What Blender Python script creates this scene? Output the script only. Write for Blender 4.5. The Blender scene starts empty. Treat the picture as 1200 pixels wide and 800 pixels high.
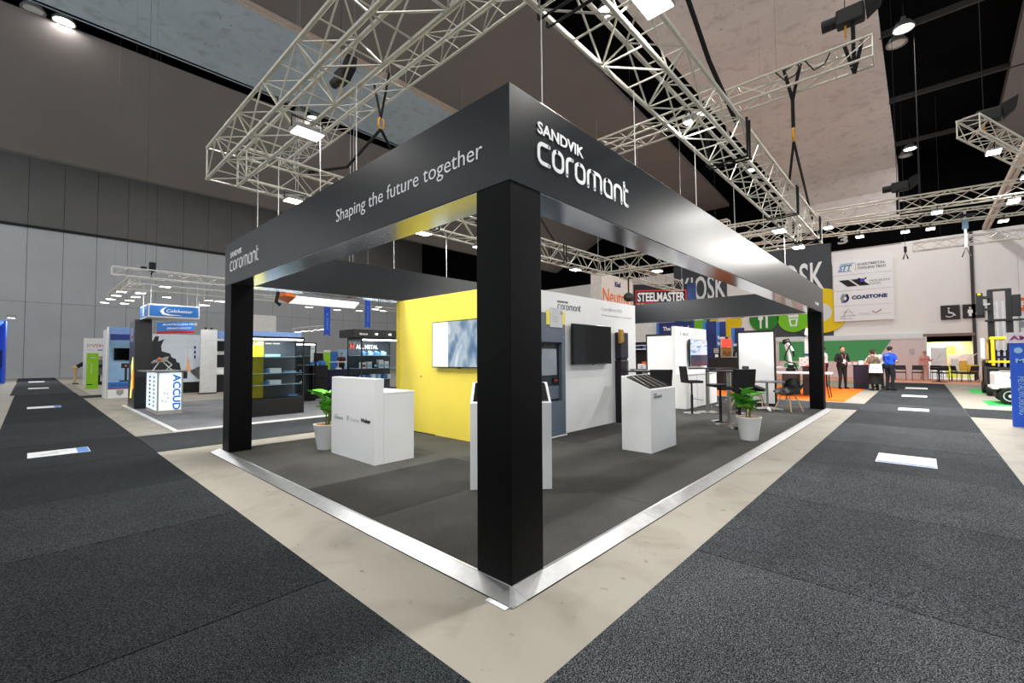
import bpy, bmesh, math, random
import numpy as np
from mathutils import Vector, Matrix, Quaternion
random.seed(7)
R = math.radians
SC = bpy.context.scene
COL = SC.collection

# ------------------------------------------------------------------ camera
EYE = (-2.035, -1.886, 1.45)
YAW, PITCH, ROLL, FPX = 0.74424, 0.03403, -0.00535, 520.18
cam_d = bpy.data.cameras.new('camera'); cam = bpy.data.objects.new('camera', cam_d); COL.objects.link(cam)
_f = Vector((math.cos(YAW)*math.cos(PITCH), math.sin(YAW)*math.cos(PITCH), math.sin(PITCH)))
_r = Vector((math.sin(YAW), -math.cos(YAW), 0)); _u = _r.cross(_f)
_r2 = _r*math.cos(ROLL)+_u*math.sin(ROLL); _u2 = _u*math.cos(ROLL)-_r*math.sin(ROLL)
cam.matrix_world = Matrix(((_r2.x, _u2.x, -_f.x, EYE[0]), (_r2.y, _u2.y, -_f.y, EYE[1]), (_r2.z, _u2.z, -_f.z, EYE[2]), (0, 0, 0, 1)))
cam_d.sensor_fit = 'HORIZONTAL'; cam_d.sensor_width = 36; cam_d.lens = 36*FPX/1200
cam_d.clip_start = .05; cam_d.clip_end = 300
SC.camera = cam

# ------------------------------------------------------------------ world and exposure
W = bpy.data.worlds.new('world'); SC.world = W; W.use_nodes = True
W.node_tree.nodes['Background'].inputs[0].default_value = (0.93, 0.97, 1.0, 1)
W.node_tree.nodes['Background'].inputs[1].default_value = 0.88
SC.view_settings.view_transform = 'Standard'; SC.view_settings.look = 'None'
SC.view_settings.gamma = 1; SC.view_settings.use_curve_mapping = False
SC.view_settings.exposure = 0.0
BAY_POWER = 230.0       # high-bay lamps under the roof
FLOOD_POWER = 110.0      # LED floods on the rigs

# ------------------------------------------------------------------ helpers
def lin(c):
    return tuple(((v/255)/12.92 if v/255 <= .04045 else ((v/255+.055)/1.055)**2.4) for v in c)
_M = {}
def M(name, c, rough=.5, metal=0., var=.06, scale=6., bump=0., bscale=80., spec=.5, emit=0., trans=0., alpha=1., ior=1.45, detail=3.):
    if name in _M: return _M[name]
    m = bpy.data.materials.new(name); m.use_nodes = True; _M[name] = m
    nt = m.node_tree; b = nt.nodes['Principled BSDF']
    l = lin(c)
    b.inputs['Roughness'].default_value = rough; b.inputs['Metallic'].default_value = metal
    b.inputs['Specular IOR Level'].default_value = spec; b.inputs['IOR'].default_value = ior
    b.inputs['Transmission Weight'].default_value = trans; b.inputs['Alpha'].default_value = alpha
    tc = nt.nodes.new('ShaderNodeTexCoord')
    n = nt.nodes.new('ShaderNodeTexNoise'); n.inputs['Scale'].default_value = scale; n.inputs['Detail'].default_value = detail
    nt.links.new(tc.outputs['Object'], n.inputs['Vector'])
    rp = nt.nodes.new('ShaderNodeValToRGB')
    rp.color_ramp.elements[0].position = .3; rp.color_ramp.elements[1].position = .7
    rp.color_ramp.elements[0].color = (*[max(0, v*(1-var)) for v in l], 1)
    rp.color_ramp.elements[1].color = (*[min(1, v*(1+var)) for v in l], 1)
    nt.links.new(n.outputs['Fac'], rp.inputs['Fac']); nt.links.new(rp.outputs['Color'], b.inputs['Base Color'])
    if emit:
        nt.links.new(rp.outputs['Color'], b.inputs['Emission Color']); b.inputs['Emission Strength'].default_value = emit
    if bump:
        n2 = nt.nodes.new('ShaderNodeTexNoise'); n2.inputs['Scale'].default_value = bscale; n2.inputs['Detail'].default_value = 2
        nt.links.new(tc.outputs['Object'], n2.inputs['Vector'])
        bp = nt.nodes.new('ShaderNodeBump'); bp.inputs['Strength'].default_value = bump; bp.inputs['Distance'].default_value = .02
        nt.links.new(n2.outputs['Fac'], bp.inputs['Height']); nt.links.new(bp.outputs['Normal'], b.inputs['Normal'])
    return m
def nodes_of(m):
    return m.node_tree, m.node_tree.nodes['Principled BSDF']

class MB:
    def __init__(s): s.v = []; s.f = []; s.m = []
    def quad(s, a, b, c, d, m=0):
        k = len(s.v); s.v += [tuple(a), tuple(b), tuple(c), tuple(d)]; s.f.append((k, k+1, k+2, k+3)); s.m.append(m); return s
    def hexa(s, p, m=0):
        k = len(s.v); s.v += [tuple(q) for q in p]
        for f in ((0, 3, 2, 1), (4, 5, 6, 7), (0, 1, 5, 4), (1, 2, 6, 5), (2, 3, 7, 6), (3, 0, 4, 7)):
            s.f.append(tuple(k+i for i in f)); s.m.append(m)
        return s
    def box(s, x0, y0, z0, x1, y1, z1, m=0):
        if x0 > x1: x0, x1 = x1, x0
        if y0 > y1: y0, y1 = y1, y0
        if z0 > z1: z0, z1 = z1, z0
        return s.hexa([(x0, y0, z0), (x1, y0, z0), (x1, y1, z0), (x0, y1, z0), (x0, y0, z1), (x1, y0, z1), (x1, y1, z1), (x0, y1, z1)], m)
    def frame(s, p, q):
        d = (Vector(q)-Vector(p)); L = d.length; d.normalize()
        a = Vector((0, 0, 1)) if abs(d.z) < .95 else Vector((1, 0, 0))
        u = d.cross(a).normalized(); w = u.cross(d).normalized()
        return d, u, w, L
    def bar(s, p, q, w, h=None, m=0):
        h = h or w; p = Vector(p); q = Vector(q); d, u, n, L = s.frame(p, q)
        a = u*w/2; b = n*h/2
        return s.hexa([p-a-b, p+a-b, p+a+b, p-a+b, q-a-b, q+a-b, q+a+b, q-a+b], m)
    def path(s, pts, r, n=8, m=0, caps=True):
        pts = [Vector(p) for p in pts]; k = len(s.v); N = len(pts)
        rr = r if isinstance(r, (list, tuple)) else [r]*N
        d0 = (pts[1]-pts[0]).normalized(); a = Vector((0, 0, 1)) if abs(d0.z) < .95 else Vector((1, 0, 0))
        u = d0.cross(a).normalized()
        for i, p in enumerate(pts):
            t = (pts[min(i+1, N-1)]-pts[max(i-1, 0)]).normalized()
            u = (u-t*u.dot(t)).normalized(); w = t.cross(u)
            for j in range(n):
                an = 2*math.pi*j/n; s.v.append(tuple(p+(u*math.cos(an)+w*math.sin(an))*rr[i]))
        for i in range(N-1):
            for j in range(n):
                s.f.append((k+i*n+j, k+i*n+(j+1) % n, k+(i+1)*n+(j+1) % n, k+(i+1)*n+j)); s.m.append(m)
        if caps:
            s.f.append(tuple(k+j for j in range(n))[::-1]); s.m.append(m)
            s.f.append(tuple(k+(N-1)*n+j for j in range(n))); s.m.append(m)
        return s
    def tube(s, p, q, r, n=8, m=0, r2=None):
        return s.path([p, q], [r, r if r2 is None else r2], n, m)
    def lathe(s, prof, c=(0, 0, 0), n=20, m=0, closed=True):
        k = len(s.v); N = len(prof)
        for (r, z) in prof:
            for j in range(n):
                an = 2*math.pi*j/n; s.v.append((c[0]+r*math.cos(an), c[1]+r*math.sin(an), c[2]+z))
        for i in range(N-1):
            for j in range(n):
                s.f.append((k+i*n+j, k+i*n+(j+1) % n, k+(i+1)*n+(j+1) % n, k+(i+1)*n+j)); s.m.append(m)
        if closed:
            s.f.append(tuple(k+j for j in range(n))[::-1]); s.m.append(m)
            s.f.append(tuple(k+(N-1)*n+j for j in range(n))); s.m.append(m)
        return s
    def prism(s, poly, o, a, b, t, m=0):
        # poly: 2-D outline, placed at o + x*a + y*b, extruded by vector t
        o, a, b, t = Vector(o), Vector(a), Vector(b), Vector(t); k = len(s.v); n = len(poly)
        for (x, y) in poly: s.v.append(tuple(o+a*x+b*y))
        for (x, y) in poly: s.v.append(tuple(o+a*x+b*y+t))
        s.f.append(tuple(k+i for i in range(n))[::-1]); s.m.append(m)
        s.f.append(tuple(k+n+i for i in range(n))); s.m.append(m)
        for i in range(n):
            j = (i+1) % n; s.f.append((k+i, k+j, k+n+j, k+n+i)); s.m.append(m)
        return s
    def ball(s, c, rx, ry=None, rz=None, n=12, k=8, m=0):
        ry = ry or rx; rz = rz or rx
        b0 = len(s.v)
        for i in range(k+1):
            th = math.pi*(i/k)
            rr = max(math.sin(th), .02)
            for j in range(n):
                an = 2*math.pi*j/n
                s.v.append((c[0]+rx*rr*math.cos(an), c[1]+ry*rr*math.sin(an), c[2]-rz*math.cos(th)))
        for i in range(k):
            for j in range(n):
                s.f.append((b0+i*n+j, b0+i*n+(j+1) % n, b0+(i+1)*n+(j+1) % n, b0+(i+1)*n+j)); s.m.append(m)
        s.f.append(tuple(b0+j for j in range(n))[::-1]); s.m.append(m)
        s.f.append(tuple(b0+k*n+j for j in range(n))); s.m.append(m)
        return s
    def build(s, name, mats, parent=None, smooth=False, bevel=0., W=True, auto=40):
        # W: vertices are in world coordinates and the parent (an unrotated Empty) is subtracted
        me = bpy.data.meshes.new(name)
        off = Vector((0, 0, 0))
        if parent is not None and W:
            p = parent
            while p is not None: off += p.location; p = p.parent
        me.from_pydata([(x-off.x, y-off.y, z-off.z) for x, y, z in s.v], [], s.f)
        if not isinstance(mats, (list, tuple)): mats = [mats]
        for m in mats: me.materials.append(m)
        if len(mats) > 1: me.polygons.foreach_set('material_index', s.m)
        bm = bmesh.new(); bm.from_mesh(me); bmesh.ops.recalc_face_normals(bm, faces=bm.faces)
        if bevel:
            bmesh.ops.remove_doubles(bm, verts=bm.verts, dist=1e-6)
            bmesh.ops.bevel(bm, geom=[e for e in bm.edges if len(e.link_faces) == 2 and e.calc_face_angle(0) > .5], offset=bevel, segments=2, profile=.6, affect='EDGES')
        bm.to_mesh(me); bm.free()
        if smooth:
            me.polygons.foreach_set('use_smooth', [True]*len(me.polygons))
            me.set_sharp_from_angle(angle=R(auto))
        o = bpy.data.objects.new(name, me); COL.objects.link(o)
        if parent is not None: o.parent = parent
        return o

def tag(o, label=None, cat=None, group=None, kind=None):
    if label: o['label'] = label
    if cat: o['category'] = cat
    if group: o['group'] = group
    if kind: o['kind'] = kind
    return o
def T(name, label, cat, loc=(0, 0, 0), rz=0., group=None):
    o = bpy.data.objects.new(name, None); COL.objects.link(o)
    o.empty_display_size = .1
    o.location = loc; o.rotation_euler = (0, 0, rz)
    return tag(o, label, cat, group)
def dup(root, loc, rz=0., label=None):
    r = root.copy(); COL.objects.link(r); r.location = loc; r.rotation_euler = (0, 0, rz)
    if label: r['label'] = label
    for ch in list(root.children):
        c = ch.copy(); COL.objects.link(c); c.parent = r
        for g in list(ch.children):
            d = g.copy(); COL.objects.link(d); d.parent = c
    return r
def S(name, mb, mat, **k):          # a piece of the setting
    o = mb.build(name, mat, **k); o['kind'] = 'structure'; return o

FACE = {'X-': (Vector((0, -1, 0)), Vector((0, 0, 1))), 'Y-': (Vector((1, 0, 0)), Vector((0, 0, 1))), 'Z': (Vector((1, 0, 0)), Vector((0, 1, 0)))}
def txt(parent, s, loc, size, face, mat, width=None, bold=0., shear=0., align='LEFT', ext=.003, name='lettering', spacing=1., W=True, rot=0., xs=1.):
    # size = cap height (m); width = total width to fit
    cu = bpy.data.curves.new(name, 'FONT'); cu.body = s; cu.size = 1.; cu.offset = bold; cu.shear = shear
    cu.space_character = spacing; cu.extrude = .5; cu.align_x = 'LEFT'; cu.resolution_u = 3
    ob = bpy.data.objects.new('t', cu); COL.objects.link(ob)
    dg = bpy.context.evaluated_depsgraph_get(); me = bpy.data.meshes.new_from_object(ob.evaluated_get(dg))
    bpy.data.objects.remove(ob); bpy.data.curves.remove(cu)
    n = len(me.vertices); co = np.empty(n*3); me.vertices.foreach_get('co', co); co = co.reshape(-1, 3)
    capk = size/.72
    x0, x1 = co[:, 0].min(), co[:, 0].max()
    sx = capk*xs if width is None else width/(x1-x0)
    co[:, 0] = (co[:, 0]-x0)*sx; co[:, 1] *= capk
    if align == 'CENTER': co[:, 0] -= (x1-x0)*sx/2
    if align == 'RIGHT': co[:, 0] -= (x1-x0)*sx
    if rot:
        c_, s_ = math.cos(rot), math.sin(rot); co[:, :2] = np.stack([co[:, 0]*c_-co[:, 1]*s_, co[:, 0]*s_+co[:, 1]*c_], 1)
    a, b = FACE[face] if isinstance(face, str) else (Vector(face[0]), Vector(face[1]))
    nn = a.cross(b)
    off = Vector(loc)
    if parent is not None and W:
        p = parent
        while p is not None: off = off-p.location; p = p.parent
    A = np.array([a, b, nn]); out = co[:, :1]*A[0]+co[:, 1:2]*A[1]+((co[:, 2:3]+.5)*ext)*A[2]+np.array(off)
    me.vertices.foreach_set('co', out.ravel()); me.name = name; me.materials.clear(); me.materials.append(mat)
    me.update()
    o = bpy.data.objects.new(name, me); COL.objects.link(o)
    if parent is not None: o.parent = parent
    return o
def ribbon(parent, strokes, loc, face, mat, sx, sy, w, ext=.004, name='lettering'):
    # strokes: 2-D centre lines drawn with a round flat pen of width w
    a, b = FACE[face]; nn = a.cross(b); o = Vector(loc); mb = MB()
    for st in strokes:
        P = [Vector((x*sx, y*sy)) for x, y in st]; L = []; Rr = []
        N = len(P)
        for i, p in enumerate(P):
            t = (P[min(i+1, N-1)]-P[max(i-1, 0)]); t.normalize(); nrm = Vector((-t.y, t.x))
            L.append(p+nrm*w/2); Rr.append(p-nrm*w/2)
        for i in range(N-1):
            q = [L[i], Rr[i], Rr[i+1], L[i+1]]
            mb.prism([(v.x, v.y) for v in q], o, a, b, nn*ext)
        for e in (P[0], P[-1]):
            mb.prism([(e.x+w/2*math.cos(k*math.pi/5), e.y+w/2*math.sin(k*math.pi/5)) for k in range(10)], o, a, b, nn*ext)
    return mb.build(name, mat, parent)
def arc(cx, cy, r, a0, a1, n=5, rx=None):
    rx = rx or r
    return [(cx+rx*math.cos(R(a0+(a1-a0)*i/n)), cy+r*math.sin(R(a0+(a1-a0)*i/n))) for i in range(n+1)]
def wordmark():
    # rounded geometric lower-case letters, x-height 1, returns strokes and total width
    r = .32; w = .82; out = []; x = 0
    def c(x): return [[(x+w, 1)]+arc(x+r, 1-r, r, 90, 180)+arc(x+r, r, r, 180, 270)+[(x+w, 0)]]
    def o(x): return [arc(x+r, 1-r, r, 90, 180)+arc(x+r, r, r, 180, 270)+arc(x+w-r, r, r, 270, 360)+arc(x+w-r, 1-r, r, 0, 90)+[(x+r, 1)]]
    def rr(x): return [[(x, 0)]+arc(x+r, 1-r, r, 180, 90)+[(x+.5, 1)]]
    def n_(x): return [[(x, 0)]+arc(x+r, 1-r, r, 180, 90)+arc(x+w-r, 1-r, r, 90, 0)+[(x+w, 0)]]
    def m_(x): return [[(x, 0)]+arc(x+r, 1-r, r, 180, 90)+arc(x+.68-r+.0, 1-r, r, 90, 0)+[(x+.68, 0)], [(x+.68-r, 1)]+[(x+.9, 1)]+arc(x+1.36-r, 1-r, r, 90, 0)+[(x+1.36, 0)]]
    def a_(x): return [[(x+.2, 1)]+arc(x+w-r, 1-r, r, 90, 0)+[(x+w, 0)]+arc(x+r, r, r, 270, 180)+arc(x+r, 1-r, r, 180, 90)]
    def t_(x): return [[(x, 1.42)]+arc(x+r*.8, r*.8, r*.8, 180, 270)+[(x+.42, 0)], [(x, 1), (x+.42, 1)]]
    for fn, adv in ((c, w+.34), (o, w+.36), (rr, .82), (o, w+.36), (m_, 1.74), (a_, w+.36), (n_, w+.36), (t_, .42)):
        out.append(fn(x)); x += adv
    return out, x
def lamp(parent, kind, loc, power, size=.3, rot=(0, 0, 0), color=(1, .97, .93), spot=None, shape='DISK', size_y=None):
    l = bpy.data.lights.new('lamp_light', kind); l.energy = power; l.color = color
    if kind == 'AREA':
        l.shape = shape; l.size = size
        if size_y: l.size_y = size_y
    else: l.shadow_soft_size = size
    if spot: l.spot_size = R(spot); l.spot_blend = .6
    o = bpy.data.objects.new('lamp_light', l); COL.objects.link(o)
    off = Vector(loc); p = parent
    while p is not None: off = off-p.location; p = p.parent
    o.location = off; o.rotation_euler = rot
    if parent is not None: o.parent = parent
    return o

# ------------------------------------------------------------------ materials
def carpet(name, dark, light, scale=150., spread=(.46, .72), spec=.15):
    m = M(name, dark, .95, spec=spec); nt, b = nodes_of(m)
    tc = [n for n in nt.nodes if n.type == 'TEX_COORD'][0]
    n1 = nt.nodes.new('ShaderNodeTexNoise'); n1.inputs['Scale'].default_value = scale; n1.inputs['Detail'].default_value = 3; n1.inputs['Roughness'].default_value = .7
    nt.links.new(tc.outputs['Object'], n1.inputs['Vector'])
    rp = nt.nodes.new('ShaderNodeValToRGB'); e = rp.color_ramp.elements
    e[0].position = spread[0]; e[1].position = spread[1]; e[0].color = (*lin(dark), 1); e[1].color = (*lin(light), 1)
    nt.links.new(n1.outputs['Fac'], rp.inputs['Fac'])
    n2 = nt.nodes.new('ShaderNodeTexNoise'); n2.inputs['Scale'].default_value = 1.3; n2.inputs['Detail'].default_value = 4
    nt.links.new(tc.outputs['Object'], n2.inputs['Vector'])
    mx = nt.nodes.new('ShaderNodeMix'); mx.data_type = 'RGBA'; mx.blend_type = 'MULTIPLY'; mx.inputs['Factor'].default_value = .55
    r2 = nt.nodes.new('ShaderNodeValToRGB'); r2.color_ramp.elements[0].color = (.55, .56, .57, 1); r2.color_ramp.elements[1].color = (1, 1, 1, 1)
    r2.color_ramp.elements[0].position = .3; r2.color_ramp.elements[1].position = .65
    nt.links.new(n2.outputs['Fac'], r2.inputs['Fac'])
    nt.links.new(rp.outputs['Color'], mx.inputs[6]); nt.links.new(r2.outputs['Color'], mx.inputs[7])
    nt.links.new(mx.outputs[2], b.inputs['Base Color'])
    bp = nt.nodes.new('ShaderNodeBump'); bp.inputs['Strength'].default_value = .3; bp.inputs['Distance'].default_value = .006
    nt.links.new(n1.outputs['Fac'], bp.inputs['Height']); nt.links.new(bp.outputs['Normal'], b.inputs['Normal'])
    return m
def concrete(name, c, dirt, scale=.7, rough=.55, amount=.35, spots=True):
    m = M(name, c, rough, var=.07, scale=scale, detail=6, spec=.35); nt, b = nodes_of(m)
    base = b.inputs['Base Color'].links[0].from_socket
    tc = [n for n in nt.nodes if n.type == 'TEX_COORD'][0]
    n = nt.nodes.new('ShaderNodeTexNoise'); n.inputs['Scale'].default_value = 2.1; n.inputs['Detail'].default_value = 8; n.inputs['Distortion'].default_value = .6
    nt.links.new(tc.outputs['Object'], n.inputs['Vector'])
    rp = nt.nodes.new('ShaderNodeValToRGB'); rp.color_ramp.elements[0].position = .52; rp.color_ramp.elements[1].position = .75
    rp.color_ramp.elements[0].color = (0, 0, 0, 1); rp.color_ramp.elements[1].color = (amount,)*3+(1,)
    nt.links.new(n.outputs['Fac'], rp.inputs['Fac'])
    mx = nt.nodes.new('ShaderNodeMix'); mx.data_type = 'RGBA'; mx.inputs[7].default_value = (*lin(dirt), 1)
    nt.links.new(rp.outputs['Color'], mx.inputs['Factor']); nt.links.new(base, mx.inputs[6])
    out = mx.outputs[2]
    if spots:
        v = nt.nodes.new('ShaderNodeTexNoise'); v.inputs['Scale'].default_value = 9; v.inputs['Detail'].default_value = 4
        nt.links.new(tc.outputs['Object'], v.inputs['Vector'])
        r2 = nt.nodes.new('ShaderNodeValToRGB'); r2.color_ramp.elements[0].position = .66; r2.color_ramp.elements[1].position = .74
        r2.color_ramp.elements[0].color = (0, 0, 0, 1); r2.color_ramp.elements[1].color = (.55, .55, .55, 1)
        nt.links.new(v.outputs['Fac'], r2.inputs['Fac'])
        m2 = nt.nodes.new('ShaderNodeMix'); m2.data_type = 'RGBA'; m2.inputs[7].default_value = (*lin((70, 64, 55)), 1)
        nt.links.new(r2.outputs['Color'], m2.inputs['Factor']); nt.links.new(out, m2.inputs[6]); out = m2.outputs[2]
    nt.links.new(out, b.inputs['Base Color'])
    return m
AISLE = [carpet('aisle_carpet_mid', (18, 20, 23), (128, 134, 140)), carpet('aisle_carpet_dark', (15, 17, 19), (110, 116, 121)), carpet('aisle_carpet_light', (21, 23, 26), (146, 151, 156))]
AISLE_L = [carpet('aisle_carpet_left_mid', (14, 16, 18), (98, 104, 108)), carpet('aisle_carpet_left_dark', (12, 14, 15), (84, 90, 94)), carpet('aisle_carpet_left_light', (15, 17, 19), (110, 116, 120))]
STANDC = [carpet('stand_carpet_mid', (54, 54, 53), (98, 98, 95), 240, (.35, .7)), carpet('stand_carpet_dark', (43, 43, 42), (80, 80, 78), 240, (.35, .7)), carpet('stand_carpet_light', (60, 60, 58), (108, 108, 104), 240, (.35, .7))]
ORANGE_C = carpet('orange_carpet', (222, 104, 28), (250, 150, 60), 120)
GREYC = carpet('pale_grey_carpet', (120, 122, 126), (176, 178, 182), 120)
CONC = concrete('floor_concrete', (154, 149, 138), (116, 108, 93), amount=.55)
CEIL_P = concrete('ceiling_pale', (226, 221, 220), (170, 164, 158), .35, .8, .5)
CEIL_B = concrete('ceiling_blue', (184, 200, 212), (136, 148, 154), .35, .8, .5)
CEIL_BR = M('ceiling_brown', (128, 122, 120), .85, var=.05, scale=.4)
BLACKV = M('void_black', (6, 6, 7), .9, spec=.05)
BLACKM = M('matt_black', (14, 14, 15), .6)
BLACKG = M('gloss_black', (8, 8, 9), .12)
STEELB = M('black_steel', (22, 23, 25), .4, .3)
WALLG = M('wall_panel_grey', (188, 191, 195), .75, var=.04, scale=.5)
WALLD = M('upper_wall_shaded_grey', (112, 112, 112), .85, var=.05, scale=.5)  # shadow on the upper wall is put into this darker grey
WALLW = M('wall_white', (244, 240, 238), .7, var=.02, scale=.6)
KIOSKD = M('kiosk_dark_grey', (74, 78, 83), .7, var=.04)
ALU = M('truss_aluminium', (206, 202, 190), .36, .5, var=.06, scale=30)
ALUF = M('brushed_aluminium', (214, 216, 218), .3, .9, var=.08, scale=14, bump=.05, bscale=120)
CHROME = M('chrome', (220, 220, 222), .12, 1.)
STEEL = M('stainless_steel', (176, 172, 164), .28, 1., var=.08)
BOOTH = M('booth_black_laminate', (10, 15, 21), .3, var=.1, scale=2, spec=.6)
BOOTHC = M('booth_black_column', (5, 6, 7), .45, var=.1, scale=2, spec=.14)
SOFFIT = M('soffit_mirror_laminate', (176, 178, 184), .17, .93, var=.02)
WHITE = M('white_laminate', (236, 237, 238), .4, var=.015, scale=3)
WHITEM = M('white_matt', (226, 226, 227), .8, var=.01)
YELLOW = M('yellow_laminate', (250, 229, 92), .45, var=.015, scale=3)
INK = M('print_white', (245, 247, 250), .5, var=0.01)
INKB = M('print_black', (22, 22, 24), .6)
INKG = M('print_grey', (150, 152, 155), .6)
LED = M('led_diffuser', (255, 252, 245), .4, emit=14., var=0)
LEDOFF = M('lamp_glass_off', (205, 205, 205), .3)
SLING = M('black_sling', (18, 18, 19), .85, bump=.3, bscale=90)
WIRE = M('steel_wire', (200, 200, 198), .4, .6)
CLEAR = M('clear_glass', (245, 250, 252), .02, trans=1., ior=1.05, var=0)

# ------------------------------------------------------------------ hall
S('floor', MB().box(-14, -16, -.2, 34.4, 48.2, 0), CONC)
wl = T('wall_left', None, None, (-14, 48, 0)); wl['kind'] = 'structure'
x = -14
pm = None
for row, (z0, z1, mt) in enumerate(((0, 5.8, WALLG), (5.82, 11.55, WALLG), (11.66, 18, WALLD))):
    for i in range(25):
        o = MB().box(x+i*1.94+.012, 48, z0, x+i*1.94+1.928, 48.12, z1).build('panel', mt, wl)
S('trim_1', MB().box(-14, 47.9, 11.5, 34.4, 48.1, 11.7), BLACKM)
S('wall_left_core', MB().box(-14, 48.08, 0, 34.4, 48.3, 18), BLACKM)
# end wall with its opening (Y -4.05..-2.05) behind the chairs
wr = MB().box(34, -2.05, 0, 34.3, 6.7, 8.32).box(34, -16, 0, 34.3, -4.05, 8.4).box(34, -4.05, 2.66, 34.3, -2.05, 8.34).box(34, 13, 0, 34.3, 48, 8.3).box(34, 6.7, 0, 34.3, 8.9, 8.3)
S('wall_right', wr, WALLW)
S('wall_right_dark', MB().box(33.95, 2.33, 2.66, 34.29, 6.7, 8.9).box(33.95, 8.9, 2.66, 34.29, 13, 8.9), KIOSKD)
S('wall_right_upper', MB().box(34.05, -16, 8.3, 34.35, 48, 18.6), BLACKV)
S('trim_2', MB().box(33.9, -4.2, 0, 34.02, -4.06, 8.4), M('joint_dark', (70, 66, 64), .8))
S('trim_3', MB().box(33.88, -2.05, 2.42, 34.02, 6.7, 2.72), WHITE)
S('trim_4', MB().box(33.86, -4.15, 2.5, 34.02, -2.0, 2.66), M('opening_head', (140, 118, 104), .8))
S('opening_void', MB().box(34.3, -4.1, 2.2, 35.2, -2.0, 2.66), BLACKV)
# back room seen through the opening
S('wall_back_room', MB().box(36.2, -5, 0, 36.35, -1.2, 2.3), M('back_room_yellow', (238, 232, 150), .7))
S('trim_5', MB().box(36.1, -3.0, 0, 36.2, -2.0, 1.95), WHITEM)
S('trim_6', MB().box(36.05, -4.6, .75, 36.2, -3.1, 1.45), M('tan_panel', (196, 170, 158), .7))
S('trim_7', MB().box(36.08, -3.4, 0, 36.2, -3.05, 2.0), M('lime_print', (226, 222, 60), .6))
# roof: long bands that run the length of the hall
def band(name, prof, mat, x0=-14, x1=34):
    mb = MB(); mb.prism(prof, (x0, 0, 0), (0, 1, 0), (0, 0, 1), (x1-x0, 0, 0)); return S(name, mb, mat)
band('ceiling_edge', [(25, 9.92), (25.25, 9.9), (25.25, 18.2), (48.2, 18.2), (48.2, 18.5), (25, 18.5)], WALLD)
band('ceiling_baffle', [(25, 9.92), (19.1, 12.72), (19.12, 12.745), (25.1, 10.1)], CEIL_BR)
band('ceiling_slot', [(22, 13.4), (17.9, 13.4), (17.9, 13.55), (22, 13.55)], BLACKV)
band('ceiling_slot_back', [(21.6, 11.75), (21.75, 11.75), (21.75, 13.5), (21.6, 13.5)], BLACKV)
band('ceiling_slot_side', [(18.62, 12.85), (18.5, 12.85), (18.5, 13.5), (18.62, 13.5)], BLACKV)
band('ceiling_blue_band', [(18.7, 12.85), (13.83, 12.85), (13.83, 13.05), (18.7, 13.05)], CEIL_B)
for i, y in enumerate((13.62, 13.72, 13.82)):
    band('trim_%d' % (8+i), [(y-.045, 12.78-.02*(i == 1)), (y+.04, 12.78-.02*(i == 1)), (y+.04, 12.95), (y-.045, 12.95)], M('trim_beige', (206, 190, 178), .6))
fb = MB(); fb.hexa([(-14, 5.8, 12.86), (34, 8.6, 12.86), (34, 13.6, 12.86), (-14, 13.6, 12.86), (-14, 5.8, 13.1), (34, 8.6, 13.1), (34, 13.6, 13.1), (-14, 13.6, 13.1)])
S('ceiling_brown_band', fb, CEIL_BR)
S('ceiling_slot_wide', MB().box(-14, 4.3, 13.3, 34, 8.8, 13.45), BLACKV)
pb = MB()
pb.hexa([(-14, -1.15, 12.5), (30, -1.15, 12.5), (30, 4.75, 12.5), (-14, 4.75, 12.5), (-14, -1.15, 12.75), (30, -1.15, 12.75), (30, 4.75, 12.75), (-14, 4.75, 12.75)])
pb.prism([(30, 12.5), (31.5, 12.25), (33, 11.4), (34.05, 9.9), (34.05, 12.9), (30, 12.75)], (0, -1.15, 0), (1, 0, 0), (0, 0, 1), (0, 5.9, 0))
S('ceiling_pale_band', pb, CEIL_P)
S('ceiling_slot_right', MB().box(-14, -5.2, 13.2, 34, -1.0, 13.35), BLACKV)
jb = MB(); jb.hexa([(-14, -6.4, 12.5), (34, -6.4, 12.5), (34, -5.0, 12.5), (-14, -3.75, 12.5), (-14, -6.4, 12.9), (34, -6.4, 12.9), (34, -5.0, 12.9), (-14, -3.75, 12.9)])
S('ceiling_brown_right', jb, CEIL_BR)
for i, y in enumerate((-6.46, -6.58)):
    band('trim_%d' % (11+i), [(y-.055, 12.3), (y+.045, 12.3), (y+.045, 12.9), (y-.055, 12.9)], M('trim_beige', (206, 190, 178), .6))
band('ceiling_blue_right', [(-16, 12.6), (-6.6, 12.6), (-6.6, 12.9), (-16, 12.9)], BLACKV)
S('trim_13', MB().box(19, -4.87, 8.4, 34, -4.72, 8.6).box(19, -4.69, 8.4, 34, -4.6, 8.6), M('trim_beige', (206, 190, 178), .6))
for i in range(8):          # purlins across the dark slot
    xx = -9.6+i*5.5
    S('ceiling_purlin', MB().box(xx-.05, -5.1, 12.5, xx+.05, -1.1, 12.7), M('purlin_grey', (58, 56, 55), .7))
sgn = T('hall_number_sign', 'black board with a white hall number 3 above the end wall', 'sign', (33.9, .5, 8.36))
MB().box(33.84, -1.2, 8.36, 33.94, 2.3, 9.85).build('board', BLACKV, sgn)
txt(sgn, '3', (33.83, 1.95, 8.72), .52, 'X-', M('sign_grey', (170, 170, 170), .6), width=.55, bold=.03)

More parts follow.
